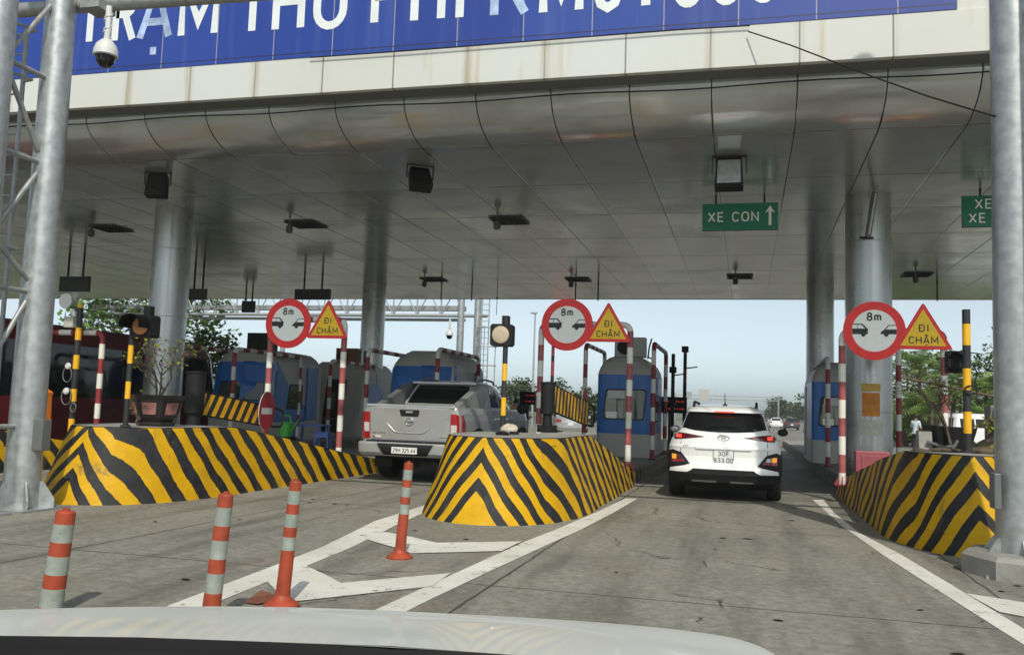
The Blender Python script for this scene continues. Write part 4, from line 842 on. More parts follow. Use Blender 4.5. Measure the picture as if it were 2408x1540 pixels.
# ---------------------------------------------------------- boom gates
def boom(x, y, z0, ang, tilt, Lg, hgt, label, n=11, sw=1.0):
    t = thing('boom_gate', label, 'boom gate', (x, y, z0), 0, 'yellow and black boom gates')
    mb = MB(); s_ = 1 if Lg < 2.2 else 1.35; mb.lathe([(r_*s_, z_*s_) for r_, z_ in ((.16, 0), (.17, .05), (.085, .10), (.075, .30), (.12, .31), (.12, .80), (.13, .81), (.13, .83), (.0, .84))], n=20); 
    for k in range(6): mb.box((.14*cos(k*1.05), .14*sin(k*1.05), .06), (.05, .05, .12))
    mb.build('post', 'dark', t)
    R_ = Matrix.Rotation(ang, 4, 'Z') @ Matrix.Rotation(-tilt, 4, 'Y'); T = Matrix.Translation((0, 0, .60)) @ R_
    st = MB(); bar = 2*n
    def V(a, b, d): return T @ Vector((a, d, b))
    for i in range(-2, bar+1):
        a0 = .24+i*Lg/bar; a1 = a0+Lg/bar; sk = Lg/bar*sw
        q = [(a0, -hgt/2), (a1, -hgt/2), (a1+sk, hgt/2), (a0+sk, hgt/2)]
        q = [(min(max(a, .24), .24+Lg), b) for a, b in q]
        if q[0][0] >= q[1][0] and q[2][0] <= q[3][0]: continue
        for d, fl in ((-.016, False), (.016, True)):
            P = [V(a, b, d) for a, b in q]; st.add(P, [(0, 1, 2, 3) if not fl else (3, 2, 1, 0)], i % 2)
    mb = MB(); mb.v = []; st.build('striped_panel', ['yellow', 'black'], t)
    fr = MB(); fr.tube([V(.1, hgt/2+.01, 0), V(.24+Lg, hgt/2+.01, 0)], .018, 8); fr.tube([V(.1, -hgt/2-.01, 0), V(.24+Lg, -hgt/2-.01, 0)], .018, 8); fr.tube([V(.1, hgt/2, 0), V(.25, -hgt/2, 0)], .02, 8)
    fr.tube(bend([V(.24+Lg, hgt/2, 0), V(.24+Lg+.42, hgt/2-.02, 0), V(.24+Lg+.42, -hgt/2+.02, 0), V(.24+Lg, -hgt/2, 0)], .12), .022, 8); fr.add([V(.0, .2, -.01), V(.24, hgt/2, -.01), V(.10, -.12, -.01)], [(0, 1, 2), (2, 1, 0)]); fr.build('frame', 'dark', t)
    return t, T
def noentry(x, y, z, rz, D, label):
    t = thing('no_entry_sign', label, 'road sign', (x, y, z), rz, 'no entry discs on the boom gates'); mb = MB(); mb.poly(disc(36, D/2), 0, .012, 0, 1); q = D*.33; mb.poly([(-q, -.06), (q, -.06), (q, .06), (-q, .06)], -.003, -.0005, 1); mb.build('disc', ['signredshaded', 'bucket'], t); return t
boom(-3.20, 14.6, .98, RD(83), RD(-7), 2.1, .42, 'open boom gate on the middle island with narrow striped panel seen end on', 11, .25)
mb = MB(); pts, ms = bands([(0, 0, 0), (0, 0, .62)], .028, [(.12, 1), (.24, 0), (.1, 1), (.25, 0)]); mb.tube(pts, .028, 10, ms); tag(mb.build('raised_boom', ['red', 'dark'], None, (-3.14, 14.62, 1.80)), 'thin dark red upright rod above the middle boom gate post', 'rod')
noentry(-2.95, 16.75, 1.49, RD(90), .62, 'no entry disc seen almost edge on beside the middle booth')
boom(-9.12, 13.45, .68, RD(90), RD(-5.5), 2.40, .37, 'boom gate on the left with wide yellow and black striped panel', 9, 1.5)
noentry(-8.82, 15.34, 1.15, RD(97), .74, 'red no entry disc with white bar in front of the left boom panel')
# ---------------------------------------------------------- lane cabinets, led boards, camera poles
t = thing('orange_cabinet', 'orange toll machine cabinet standing left of the gantry leg foot', 'machine', (-12.68, 13.7, .28)); L = Loft([(0, .19, 0, .34, .08, .08), (1.0, .17, 0, .32, .08, .08), (1.08, .18, -.02, .34, .08, .08), (1.14, .12, .05, .28, .08, .08)], 4., 4.); mb = MB(); L.mesh(mb); mb.build('body', 'orangeb', t); mb = MB(); patch(mb, [(.02, .05), (.15, .05), (.15, .98), (.02, .98)], rearfn(L), .006, 0, .12); mb.build('door', 'dark', t); mb = MB(); mb.tube([(-.1+.13*cos(a), -.03, .78+.15*sin(a)) for a in [i*.45-1.6 for i in range(9)]], .012, 8); mb.build('handle', 'dark', t)
t = thing('bucket', 'white plastic bucket behind the orange cabinet', 'bucket', (-12.35, 14.6, .28)); mb = MB(); mb.lathe([(.12, 0), (.17, .38), (.18, .40), (.16, .40), (.11, .02)], n=20); mb.build('pail', 'bucket', t)
t = thing('cabinet', 'maroon equipment cabinet at the foot of the big steel column', 'cabinet', (2.06, 16.3, KERB)); mb = MB(); mb.box((0, 0, .28), (.54, .34, .56)); mb.build('body', 'maroon', t, bevel=.012); mb = MB(); mb.box((0.02, -.174, .28), (.40, .012, .42)); mb.build('door', 'maroon', t, bevel=.004)
def ledboard(x, y, z, w_, h, label, rows=2):
    t = thing('led_board', label, 'led display', (x, y, z), 0, 'led fare displays'); mb = MB(); mb.box((0, .08, 0), (w_, .16, h)); mb.build('case', 'dark', t, bevel=.01); mb = MB(); random.seed(3)
    for r in range(rows):
        zz = h*(.22-.46*r); X_ = -w_*.1
        while X_ < w_*.42:
            ww = random.choice((.012, .03, .04)); hh_ = random.choice((.05, .05, .02)); mb.box((X_+ww/2, -.003, zz), (ww, .004, hh_)); X_ += ww+.014
    mb.build('digits', 'led', t); mb = MB(); mb.tube([(0, .08, -h/2), (0, .08, -z+KERB)], .05, 10); mb.build('post', 'darkmetal', t)
ledboard(-2.12, 26.0, 1.62, .95, .46, 'black led fare display with red characters left of the white car roof'); ledboard(-7.3, 30.0, 1.74, .55, .45, 'black led fare display with red rows behind the middle warning pole')
def campole(x, y, h, label, k):
    t = thing('camera_pole', label, 'camera pole', (x, y, KERB), 0, 'lane camera poles'); mb = MB(); pts, ms = bands([(0, 0, 0), (0, 0, h)], .05, [(.4, 1), (.4, 0)]) if k else ([(0, 0, 0), (0, 0, h)], [1]); mb.tube(pts, .05, 10, ms); mb.build('pole', ['red', 'dark'], t)
    mb = MB(); 
    for z in ((h-.05,) if k else (h-.45, h-1.35)): mb.box((0, -.05, z), (.18, .3, .16)); mb.lathe([(.06, -.28), (.06, -.2)], (0, 0, z), 'Y', 12)
    mb.tube([(0, 0, h-.6), (.35, 0, h-.55)], .02, 6); mb.build('camera', 'dark', t)
campole(-1.98, 25.2, 2.75, 'dark pole with lane cameras behind the middle booth', 0); campole(-1.72, 26.2, 3.0, 'dark red banded pole with camera on top behind the middle booth', 1)
# ---------------------------------------------------------- small things on the islands
def stool(x, y, label):
    t = thing('plastic_stool', label, 'stool', (x, y, KERB), .2, 'blue plastic stools'); mb = MB(); mb.box((0, 0, .43), (.30, .30, .03)); mb.build('seat', 'bluepl', t, bevel=.008)
    for sx in (-1, 1):
        for sy in (-1, 1): mb = MB(); mb.tube([(sx*.12, sy*.12, .42), (sx*.16, sy*.16, 0)], [.022, .018], 8); mb.build('leg', 'bluepl', t)
    mb = MB(); mb.box((0, -.14, .37), (.26, .012, .09)); mb.box((0, .14, .37), (.26, .012, .09)); mb.box((.14, 0, .37), (.012, .26, .09)); mb.box((-.14, 0, .37), (.012, .26, .09)); mb.tube([(-.15, -.15, .12), (.15, -.15, .12)], .012, 6); mb.build('rail', 'bluepl', t)
stool(-8.75, 17.6, 'blue plastic stool beside the red and white post, left of the pickup')
t = thing('plastic_table', 'low blue plastic table behind the ramp of the long left barrier', 'table', (-9.35, 18.2, KERB)); mb = MB(); mb.box((0, 0, .56), (.75, .5, .035)); mb.build('top', 'bluepl', t, bevel=.01)
for sx in (-1, 1):
    for sy in (-1, 1): mb = MB(); mb.tube([(sx*.3, sy*.18, .55), (sx*.34, sy*.21, 0)], [.03, .025], 8); mb.build('leg', 'bluepl', t)
def bottle(x, y, label): t = thing('water_bottle', label, 'water bottle', (x, y, KERB), 0, 'blue water cooler bottles'); mb = MB(); mb.lathe([(.12, 0), (.135, .02), (.135, .12), (.128, .14), (.135, .16), (.135, .30), (.10, .38), (.035, .42), (.03, .47)], n=20); mb.build('bottle', 'bottle', t); mb = MB(); mb.lathe([(.034, .46), (.034, .50), (.001, .505)], n=12); mb.build('cap', 'bucket', t)
bottle(-8.55, 20.1, 'blue water bottle just left of the pickup tail lamp'); bottle(-8.05, 20.0, 'blue water bottle half hidden behind the pickup')
t = thing('watering_can', 'green plastic watering can behind the left barrier ramp', 'watering can', (-9.75, 17.8, KERB)); mb = MB(); mb.lathe([(.14, .3), (.15, .56), (.11, .62), (.08, .63)], n=18); mb.build('can', 'green_pl', t); mb = MB(); mb.tube([(-.1, 0, .62), (-.06, 0, .76), (.08, 0, .76), (.13, 0, .6)], .018, 8); mb.build('handle', 'green_pl', t); mb = MB(); mb.tube([(.13, 0, .42), (.3, 0, .68)], .02, 8); mb.build('spout', 'green_pl', t); mb = MB(); mb.box((0, 0, .15), (.4, .3, .3)); tag(mb.build('crate', 'dark', None, (-9.75, 17.8, KERB), bevel=.01), 'dark crate under the green watering can', 'crate')
def rock(name, x, y, z, s, label, mt='rock', sd=1):
    random.seed(sd); mb = MB(); n, m_ = 14, 8; P = []
    ph = [random.uniform(0, 6) for _ in range(6)]
    for i in range(m_+1):
        th = pi*i/m_; row = []
        for j in range(n+1):
            f = 2*pi*(j % n)/n; r = 1+.14*sin(2*f+ph[0]+th)+.10*sin(3*th+ph[1]+f)+.07*sin(5*f+ph[2]); row.append((s[0]*r*sin(th)*cos(f), s[1]*r*sin(th)*sin(f), s[2]*(r*cos(th)*.9+.75)))
        P.append(row)
    mb.grid(P, 0, True, True); return tag(mb.build(name, mt, None, (x, y, z)), label, 'rock')
rock('rock', -3.12, 11.85, 1.0, (.115, .09, .08), 'pale rough rock lying on the middle barrier beside the warning light pole')
mb = MB(); mb.lathe([(.09, 0), (.1, .02), (.05, .04), (.03, .05)], n=12); mb.box((.16, 0, .03), (.12, .05, .04)); tag(mb.build('debris', 'dark', None, (-3.12, 11.5, 1.0)), 'small black scraps at the foot of the middle warning light', 'debris')
# planter, rubble and boxes on the right barrier
t = thing('planter', 'broken black trough planter on the rubble of the right barrier', 'planter', (2.46, 12.3, 1.0), RD(6)); mb = MB(); mb.add([(-.20, -.16, .0), (.20, -.16, .0), (.27, -.22, .30), (-.27, -.22, .32), (-.20, .16, .0), (.20, .16, .0), (.27, .22, .30), (-.27, .22, .32)], [(0, 1, 2, 3), (5, 4, 7, 6), (4, 0, 3, 7), (1, 5, 6, 2), (1, 0, 4, 5), (3, 2, 6, 7)]); mb.build('trough', 'dark', t, bevel=.01); mb = MB(); mb.box((.0, -.0, .29), (.48, .38, .02)); mb.build('soil', 'soil', t)
mb = MB(); mb.extr([(-.18, 0), (.12, 0), (.05, .24), (-.12, .24)], 'X', -.075, .075); tag(mb.build('concrete_block', 'concrete', None, (2.13, 12.1, 1.0), bevel=.01), 'wedge shaped concrete block left of the broken planter', 'block')
mb = MB(); mb.box((0, 0, .07), (.34, .04, .03), 0, Matrix.Rotation(RD(18), 3, 'Y')); mb.box((.04, .06, .06), (.28, .04, .03), 0, Matrix.Rotation(RD(-12), 3, 'Y')); mb.box((.14, .03, .07), (.03, .03, .18), 0, Matrix.Rotation(RD(30), 3, 'Y')); tag(mb.build('scrap_metal', 'panelgrey', None, (2.30, 11.9, 1.0)), 'grey scrap metal strips leaning before the black planter', 'scrap')
for i, (x, y, s, lb) in enumerate(((2.0, 11.5, (.12, .09, .025), 'flat dark rubble lump left of the scrap strips'), (2.3, 11.75, (.2, .14, .035), 'broad earthy rubble lump behind the thick striped pole'), (2.62, 11.5, (.15, .12, .05), 'dark rubble lump right of the thick striped pole'), (2.80, 11.8, (.14, .14, .10), 'large grey rubble lump near the right gantry leg'), (3.15, 11.7, (.2, .15, .13), 'rubble lump hidden by the right gantry leg'))):
    rock('rubble', x, y, 1.0, s, lb, 'soil' if i < 3 else 'kerb', i+5)['category'] = 'rubble'
t = thing('equipment_box', 'large dark grey equipment box on the right island beside the gantry leg', 'cabinet', (3.10, 12.6, 1.0)); mb = MB(); mb.box((0, 0, .30), (.26, .3, .58)); mb.box((.25, .03, .28), (.20, .28, .54)); mb.build('body', 'panelgrey', t, bevel=.012); mb = MB(); mb.box((.0, -.155, .3), (.20, .012, .48)); mb.build('door', 'darkmetal', t, bevel=.004)
mb = MB(); mb.box((0, 0, .12), (.22, .2, .24)); tag(mb.build('box', 'rust', None, (3.20, 12.0, 1.02), bevel=.01), 'small brown box below the dark grey equipment box', 'box')
mb = MB(); mb.tube([(1.85, 12.0, 1.90), (2.25, 12.1, 1.83), (2.95, 12.2, 1.70)], .016, 8); tag(mb.build('stick', 'bark'), 'pale stick lashed across the dead tree on the right barrier', 'stick')
def cone(x, y, label):
    t = thing('traffic_cone', label, 'traffic cone', (x, y, 0), 0, 'orange cones along the far lane'); mb = MB(); mb.lathe([(.15, .04), (.105, .25), (.085, .35), (.055, .5), (.03, .66), (.0, .665)], n=14, m=[0, 1, 0, 1, 0]); mb.build('cone', ['orange', 'bucket'], t); mb = MB(); mb.box((0, 0, .02), (.38, .38, .04)); mb.build('base', 'orange', t)
M['orange2'] = mat('fluorescent_orange', (.75, .07, .02), .5, var=.08)
for i, (x, lb) in enumerate(((10.85, 'orange cone at the left by the steel column edge'), (13.2, 'orange cone, left one of the close pair'), (13.5, 'orange cone, right one of the close pair'), (14.6, 'orange cone next to the standing man'))): cone(x*.93, 80, lb)
# parasol beyond the van
t = thing('parasol', 'blue and lime parasol standing behind the white van', 'parasol', (13.3, 50, 0)); mb = MB(); n = 8; R_ = 1.25
for k in range(n):
    a0, a1 = 2*pi*k/n, 2*pi*(k+1)/n; mb.add([(0, 0, 2.35), (R_*.55*cos(a0), R_*.55*sin(a0), 2.2), (R_*.55*cos(a1), R_*.55*sin(a1), 2.2), (R_*cos(a0), R_*sin(a0), 1.9), (R_*cos(a1), R_*sin(a1), 1.9)], [(0, 1, 2), (1, 3, 4, 2)], k % 2)
mb.build('canopy', ['umbb', 'umby'], t); mb = MB(); mb.tube([(0, 0, 0), (0, 0, 2.35)], .025, 8); mb.build('pole', 'galv', t)
# ================================================================== VEHICLES
def wheel(t, x, y, r, w_, sg=1):
    mb = MB(); mb.lathe([(r*.66, -w_/2), (r*.92, -w_/2), (r*.99, -w_*.36), (r, 0), (r*.99, w_*.36), (r*.92, w_/2), (r*.66, w_/2)], (0, 0, 0), 'X', 32); wo_ = mb.build('wheel', 'rubber', t, (x, y, r))
    mb = MB(); s = sg*w_*.42; mb.lathe([(r*.67, s-.02*sg), (r*.66, s+.004*sg), (r*.60, s-.03*sg), (.001, s-.05*sg)], (0, 0, 0), 'X', 28)
    for k in range(5):
        a = k*2*pi/5; mb.box((s-.012*sg, r*.33*cos(a), r*.33*sin(a)), (.03, .07, r*.60), 0, Matrix.Rotation(a-pi/2, 3, 'X'))
    mb.lathe([(.05, s-.03*sg), (.05, s+.01*sg), (.001, s+.012*sg)], (0, 0, 0), 'X', 16); mb.build('rim', 'silver', wo_)
def mirror_pts(P): return [(-a, b) for a, b in P][::-1]
# ---------------------------------------------------------- white compact suv ahead
sv = thing('suv', 'white compact suv with lit brake lamps waiting in the lane ahead', 'car', (-.345, 14.62, 0), RD(-.6))
LV = [(.22, .80, .14, 3.95, .35, .6), (.30, .87, .045, 4.1, .38, .7), (.42, .895, .0, 4.15, .40, .75), (.50, .90, .0, 4.17, .40, .75), (.555, .90, .03, 4.17, .42, .8), (.59, .90, .075, 4.16, .42, .8), (.70, .898, .09, 4.14, .43, .8), (.80, .890, .085, 4.10, .43, .8), (.84, .885, .075, 4.08, .43, .8), (.88, .876, .095, 4.02, .44, .8), (.96, .85, .11, 3.9, .45, .8), (1.03, .80, .13, 3.65, .45, .8), (1.08, .745, .165, 3.0, .40, .6), (1.14, .695, .20, 2.8, .36, .5), (1.25, .660, .27, 2.5, .34, .45), (1.36, .615, .34, 2.2, .32, .4), (1.395, .597, .36, 2.1, .30, .4), (1.405, .60, .28, 2.05, .28, .4), (1.44, .58, .285, 1.95, .28, .4), (1.475, .545, .36, 1.85, .3, .4), (1.51, .48, .50, 1.7, .3, .4), (1.53, .38, .68, 1.5, .3, .4)]
L = Loft(LV, 2.9, 2.5, 16); R1 = rearfnw(L)
mb = MB(); L.mesh(mb, lambda z: 1 if z < .565 else 0, crown=.02); mb.build('body', ['carwhite', 'dark'], sv)
mb = MB(); gl_ = [(-.655, 1.145), (-.45, 1.108), (-.2, 1.092), (0, 1.088), (.2, 1.092), (.45, 1.108), (.655, 1.145), (.60, 1.33), (.565, 1.395), (-.565, 1.395), (-.60, 1.33)]; patch(mb, gl_, R1, .014, 0, .07); bw = mb.build('rear_window', 'glassd', sv)
mb = MB(); mb.tube([R1(-.02+.1*0, 1.12)[0]+Vector((x, -.016, .003*k)) for k, x in enumerate((0, .1, .2, .3, .38))], .007, 6); mb.build('wiper', 'dark', bw)
mb = MB(); mb.add([(-.05, .27, 1.118), (.0, .27, 1.118), (.0, .272, 1.135), (-.05, .272, 1.135)], [(0, 1, 2, 3)]) if 0 else None
mb = MB(); mb.box((0, .272, 1.412), (.31, .02, .018)); mb.build('brake_light', 'brake', sv)
for sg in (-1, 1):
    f = (lambda P: P) if sg > 0 else mirror_pts
    mb = MB(); patch(mb, f([(.30, 1.01), (.60, .968), (.77, .955), (.81, 1.0), (.775, 1.068), (.60, 1.055)]), R1, .010, 0, .05); tl = mb.build('tail_lamp', 'lampdark', sv)
    mb = MB(); patch(mb, f(rounded([(.665, .985), (.745, .98), (.737, 1.04), (.665, 1.035)], .012)), R1, .014, 0, .04, .004); mb.build('lit_segment', 'brake', tl)
    pod = [(.52, .57), (.60, .555), (.86, .53), (.895, .56), (.893, .80), (.80, .785), (.66, .745)]
    mb = MB(); patch(mb, f(pod), R1, .014, 0, .05); pd = mb.build('bumper_pod', 'dark', sv)
    mb = MB(); patch(mb, f(rounded([(.585, .60), (.815, .585), (.82, .725), (.66, .715)], .015)), R1, .018, 0, .04, .004); mb.build('lamp_bezel', 'darkmetal', pd)
    mb = MB(); patch(mb, f([(.60, .605), (.81, .592), (.812, .628), (.625, .632)]), R1, .024, 0, .04, .004); mb.build('reflector', 'lampred', pd)
    mb = MB(); patch(mb, f([(.735, .64), (.80, .64), (.805, .715), (.74, .712)]), R1, .024, 0, .03, .004); mb.build('indicator', 'amberlit', pd)
    mb = MB(); patch(mb, f([(.64, .642), (.725, .642), (.728, .70), (.665, .698)]), R1, .023, 0, .03, .004); mb.build('reversing_lamp', 'lampclear' if sg > 0 else 'lampdark', pd)
    mb = MB(); P0 = R1(sg*.67, .63)[0]; mb.tube([R1(sg*.675, z)[0]+Vector((0, -.002, 0)) for z in (.60, .7, .8, .9, .98)], .004, 6); mb.build('panel_gap', 'dark', sv)
    mb = MB(); mb.lathe([(.001, -.10), (.06, -.09), (.085, -.03), (.085, .03), (.06, .06), (.001, .07)], (0, 0, 0), 'Y', 14); m_ = mb.build('door_mirror', 'dark' if sg > 0 else 'silver', sv, (sg*.97, 2.55, 1.08)); m_.scale = (1.1, 1, .8)
    mb = MB(); mb.tube([(sg*.50, .55, 1.47), (sg*.50, .62, 1.555), (sg*.50, .75, 1.57), (sg*.50, 1.9, 1.56), (sg*.5, 2., 1.50)], .022, 8); mb.build('roof_rail', 'dark', sv)
    mb = MB(); patch(mb, [(.75, 1.10), (2.35, 1.10), (2.0, 1.36), (.85, 1.36)], sidefn(L, sg), .005, 0, .12); mb.build('side_window', 'glassd', sv)
    mb = MB(); patch(mb, [(.42, .25), (1.30, .25), (1.30, .55), (1.15, .74), (.86, .80), (.60, .74), (.44, .55)], sidefn(L, sg), .008, 0, .1); mb.build('wheel_arch', 'dark', sv)
    mb = MB(); patch(mb, [(2.95, .25), (3.75, .25), (3.75, .55), (3.6, .74), (3.35, .80), (3.1, .74), (2.97, .55)], sidefn(L, sg), .008, 0, .1); mb.build('wheel_arch', 'dark', sv)
    wheel(sv, sg*.785, .86, .335, .225, sg); wheel(sv, sg*.785, 3.42, .335, .225, sg)
mb = MB(); wb_ = [(-.845, .445), (-.56, .445), (-.50, .475), (-.47, .505), (.47, .505), (.50, .475), (.56, .445), (.845, .445), (.83, .50), (.60, .545), (.52, .572), (-.52, .572), (-.60, .545), (-.83, .50)]; patch(mb, wb_, R1, .012, 0, .05); mb.build('bumper_strip', 'carwhite', sv)
mb = MB(); patch(mb, rounded([(-.43, .815), (.43, .815), (.43, .875), (-.43, .875)], .02), R1, .022, 0, .06, .03); mb.build('tailgate_trim', 'carwhite', sv, bevel=.006)
mb = MB(); y_ = R1(0, .70)[0].y-.012; mb.poly([(-.152, .585), (.152, .585), (.152, .81), (-.152, .81)], y_, y_+.02); 
mb.build('number_plate', 'plate', sv); np_ = [o for o in COL.objects if o.name.startswith('number_plate')][-1]; mb = MB(); mb.poly([(-.162, .575), (.162, .575), (.162, .82), (-.162, .82)], y_+.006, y_+.022); mb.build('plate_frame', 'darkmetal', np_); mb = MB(); text(mb, '30F', 0, .712, .074, .13, y_-.002, 0, gap=.2); mb.build('plate_characters', 'signblack', np_); mb = MB(); text(mb, '833.00', 0, .608, .074, .13, y_-.002, 0, gap=.15); mb.build('plate_characters', 'signblack', np_)
mb = MB(); y_ = R1(-.55, .86)[0].y-.004; text(mb, 'KONA', -.635, .845, .026, .2, y_, 0, 'l', .35, 1.1); mb.build('name_badge', 'panelgrey', sv)
mb = MB(); y_ = R1(0, 1.0)[0].y-.010; mb.tube([(.088*cos(a), y_, 1.0+.044*sin(a)) for a in [i*2*pi/28 for i in range(29)]], .0075, 8, 0, False)
for pts in ([(-.035, -.030), (-.018, .032)], [(.018, -.032), (.035, .030)], [(-.026, -.004), (.026, .004)]): mb.tube([(a, y_, 1.0+b) for a, b in pts], .007, 8)
mb.build('emblem', 'chrome', sv)
mb = MB()
for a, b in ((-.49, -.11), (.11, .49)): patch(mb, rounded([(a, .295), (b, .295), (b*.9+.0, .325), (a*.9+a*.1, .325)], .01), R1, .008, 0, .06)
mb.build('skid_trim', 'panelgrey', sv)
mb = MB(); mb.tube([(0, .62, 1.525), (.0, .58, 1.60), (-.005, .54, 1.72)], [.008, .007, .005], 8); mb.lathe([(.045, 0), (.03, .02), (.008, .035)], (0, .63, 1.52), n=14); mb.build('aerial', 'dark', sv)
mb = MB(); mb.box((0, 1.9, .24), (1.3, 3.2, .12)); mb.build('underbody', 'dark', sv)
# ---------------------------------------------------------- silver pickup at the left booth
pk = thing('pickup', 'silver double cab pickup with sloping cargo lid stopped at the left booth', 'pickup truck', (-5.70, 14.7, 0), RD(-1.0))
LP = [(.55, .88, .16, 5.05, .10, .5), (.72, .915, .10, 5.12, .10, .6), (.95, .925, .08, 5.15, .11, .6), (1.10, .92, .07, 5.12, .12, .6), (1.22, .905, .06, 5.05, .12, .6), (1.30, .88, .05, 4.95, .12, .6), (1.335, .86, .06, 4.8, .12, .6)]
L = Loft(LP, 5, 3, 14); R1 = rearfnw(L); mb = MB(); L.mesh(mb); mb.build('body', 'silver', pk)
CB = Loft([(1.33, .82, 1.75, 3.95, .25, .5), (1.5, .785, 1.82, 3.65, .25, .45), (1.68, .735, 1.92, 3.3, .25, .4), (1.78, .69, 2.0, 3.1, .28, .4), (1.83, .60, 2.12, 2.95, .3, .4), (1.85, .45, 2.3, 2.8, .3, .4)], 4, 3, 12); mb = MB(); CB.mesh(mb, crown=.02); mb.build('cab', 'silver', pk)
mb = MB(); patch(mb, rounded([(-.735, .74), (.735, .74), (.735, 1.29), (-.735, 1.29)], .03), R1, .012, 0, .08); tg = mb.build('tailgate', 'silver', pk)
mb = MB(); mb.tube(bend([R1(x, z)[0]+Vector((0, -.010, 0)) for x, z in ((-.44, 1.04), (-.27, .865), (.27, .865), (.44, 1.04))], .08), [.003]+[.014]*12+[.003], 8); mb.build('pressed_crease', 'silver', tg)
mb = MB(); patch(mb, rounded([(-.165, 1.155), (.165, 1.155), (.19, 1.27), (-.19, 1.27)], .02), R1, .018, 0, .05); mb.build('handle_recess', 'dark', tg); mb = MB(); patch(mb, rounded([(-.065, 1.215), (.065, 1.215), (.065, 1.25), (-.065, 1.25)], .01), R1, .035, 0, .05, .02); mb.build('handle', 'silver', tg)
mb = MB(); y_ = R1(0, 1.07)[0].y-.02; mb.tube([(.066*cos(a), y_, 1.065+.062*sin(a)) for a in [i*2*pi/28 for i in range(29)]], .009, 8, 0, False); mb.box((0, y_-.003, 1.065), (.165, .014, .024)); mb.build('emblem', 'chrome', tg)
mb = MB(); y_ = R1(-.6, .85)[0].y-.016; text(mb, 'NAVARA', -.70, .835, .035, .2, y_, 0, 'l', .3, 1.15); text(mb, '4X4', .0, -5, .01, .2, 0, 0) if 0 else None; mb.build('name_badge', 'chrome', tg)
mb = MB(); mb.box((-.62, y_, .79), (.17, .006, .035)); mb.box((-.67, y_-.004, .79), (.05, .004, .025), 1); mb.build('sticker', ['bucket', 'lampred'], tg); mb = MB(); mb.box((.63, y_, .82), (.15, .006, .018)); mb.build('model_badge', 'chrome', tg)
for sg in (-1, 1):
    f = (lambda P: P) if sg > 0 else mirror_pts
    mb = MB(); patch(mb, f(rounded([(.755, .75), (.90, .75), (.905, 1.0), (.895, 1.20), (.84, 1.22), (.755, 1.22)], .02)), R1, .016, 0, .04); tl = mb.build('tail_lamp', 'lampred', pk); mb = MB(); patch(mb, f(rounded([(.765, .87), (.86, .87), (.865, 1.03), (.765, 1.03)], .012)), R1, .021, 0, .04, .004); mb.build('reversing_lamp', 'lampclear', tl)
    mb = MB(); patch(mb, [(.19, .78), (.36, .80), (.38, 1.02), (.28, 1.20), (.19, 1.2)], sidefn(L, sg), .012, 0, .06); mb.build('tail_lamp_side', 'lampred', pk)
    mb = MB(); mb.extr([(.28, 1.33), (1.95, 1.33), (2.15, 1.79), (1.80, 1.79), (1.45, 1.70)], 'X', sg*.66, sg*.79); mb.build('lid_buttress', 'silver' if sg > 0 else 'panelgrey', pk, bevel=.02)
    mb = MB(); mb.tube([(sg*.60, 2.0, 1.82), (sg*.60, 2.1, 1.88), (sg*.60, 2.5, 1.905), (sg*.60, 3.0, 1.88), (sg*.60, 3.1, 1.82)], .022, 8); mb.build('roof_rail', 'panelgrey', pk)
    for (ya, yb, yc, yd) in ((2.22, 2.80, 2.70, 2.32), (2.88, 3.70, 3.25, 2.86)):
        mb = MB(); patch(mb, rounded([(ya, 1.36), (yb, 1.36), (yc, 1.72), (yd, 1.72)], .04), sidefn(CB, sg), .006, 0, .1); mb.build('side_window', 'glassd', pk)
    for yy in (2.15, 2.84, 3.75):
        mb = MB(); mb.tube([L.side(yy, z, sg)+Vector((sg*.001, 0, 0)) for z in (.6, .8, 1.0, 1.2, 1.3)], .004, 6); mb.build('panel_gap', 'dark', pk)
    for yy in (2.35, 3.05): mb = MB(); mb.tube([L.side(yy, 1.14, sg)+Vector((sg*.025, 0, 0)), L.side(yy+.22, 1.14, sg)+Vector((sg*.025, 0, 0))], .016, 8); mb.build('door_handle', 'chrome', pk)
    mb = MB(); mb.lathe([(.001, -.06), (.09, -.05), (.12, .0), (.10, .08), (.001, .10)], (0, 0, 0), 'Y', 14); mb.build('door_mirror', 'dark', pk, (sg*1.06, 3.7, 1.36))
    for yy in (1.15, 4.25):
        mb = MB(); patch(mb, [(yy-.50, .56), (yy+.50, .56), (yy+.46, .75), (yy+.28, .93), (yy, .98), (yy-.28, .93), (yy-.46, .75)], sidefn(L, sg), .006, 0, .1); mb.build('wheel_arch', 'dark', pk)
        wheel(pk, sg*.79, yy, .385, .26, sg)
    mb = MB(); mb.box((sg*.70, .62, .40), (.34, .02, .34)); mb.build('mud_flap', 'rubber', pk)
mb = MB(); mb.box((0, .95, 1.345), (1.52, 1.75, .03)); mb.box((0, .075, 1.335), (1.66, .05, .05)); mb.build('cargo_lid', 'silver', pk, bevel=.012)
mb = MB(); P = [(-.58, 1.39), (.58, 1.39), (.52, 1.74), (-.52, 1.74)]; F_ = lambda x, z: (Vector((x, 1.30+(z-1.36)*1.3, z)), Vector((0, -.75, .6)).normalized()); patch(mb, rounded([(-.64, 1.365), (.64, 1.365), (.57, 1.78), (-.57, 1.78)], .05), F_, .012, 0, .1); wf = mb.build('window_surround', 'silver', pk); mb = MB(); patch(mb, rounded(P, .04), F_, .02, 0, .1, .005); mb.build('rear_window', 'glassd', wf)
mb = MB(); mb.box((0, 1.98, 1.80), (1.3, .5, .05)); mb.build('roof_lip', 'silver', pk, bevel=.015)
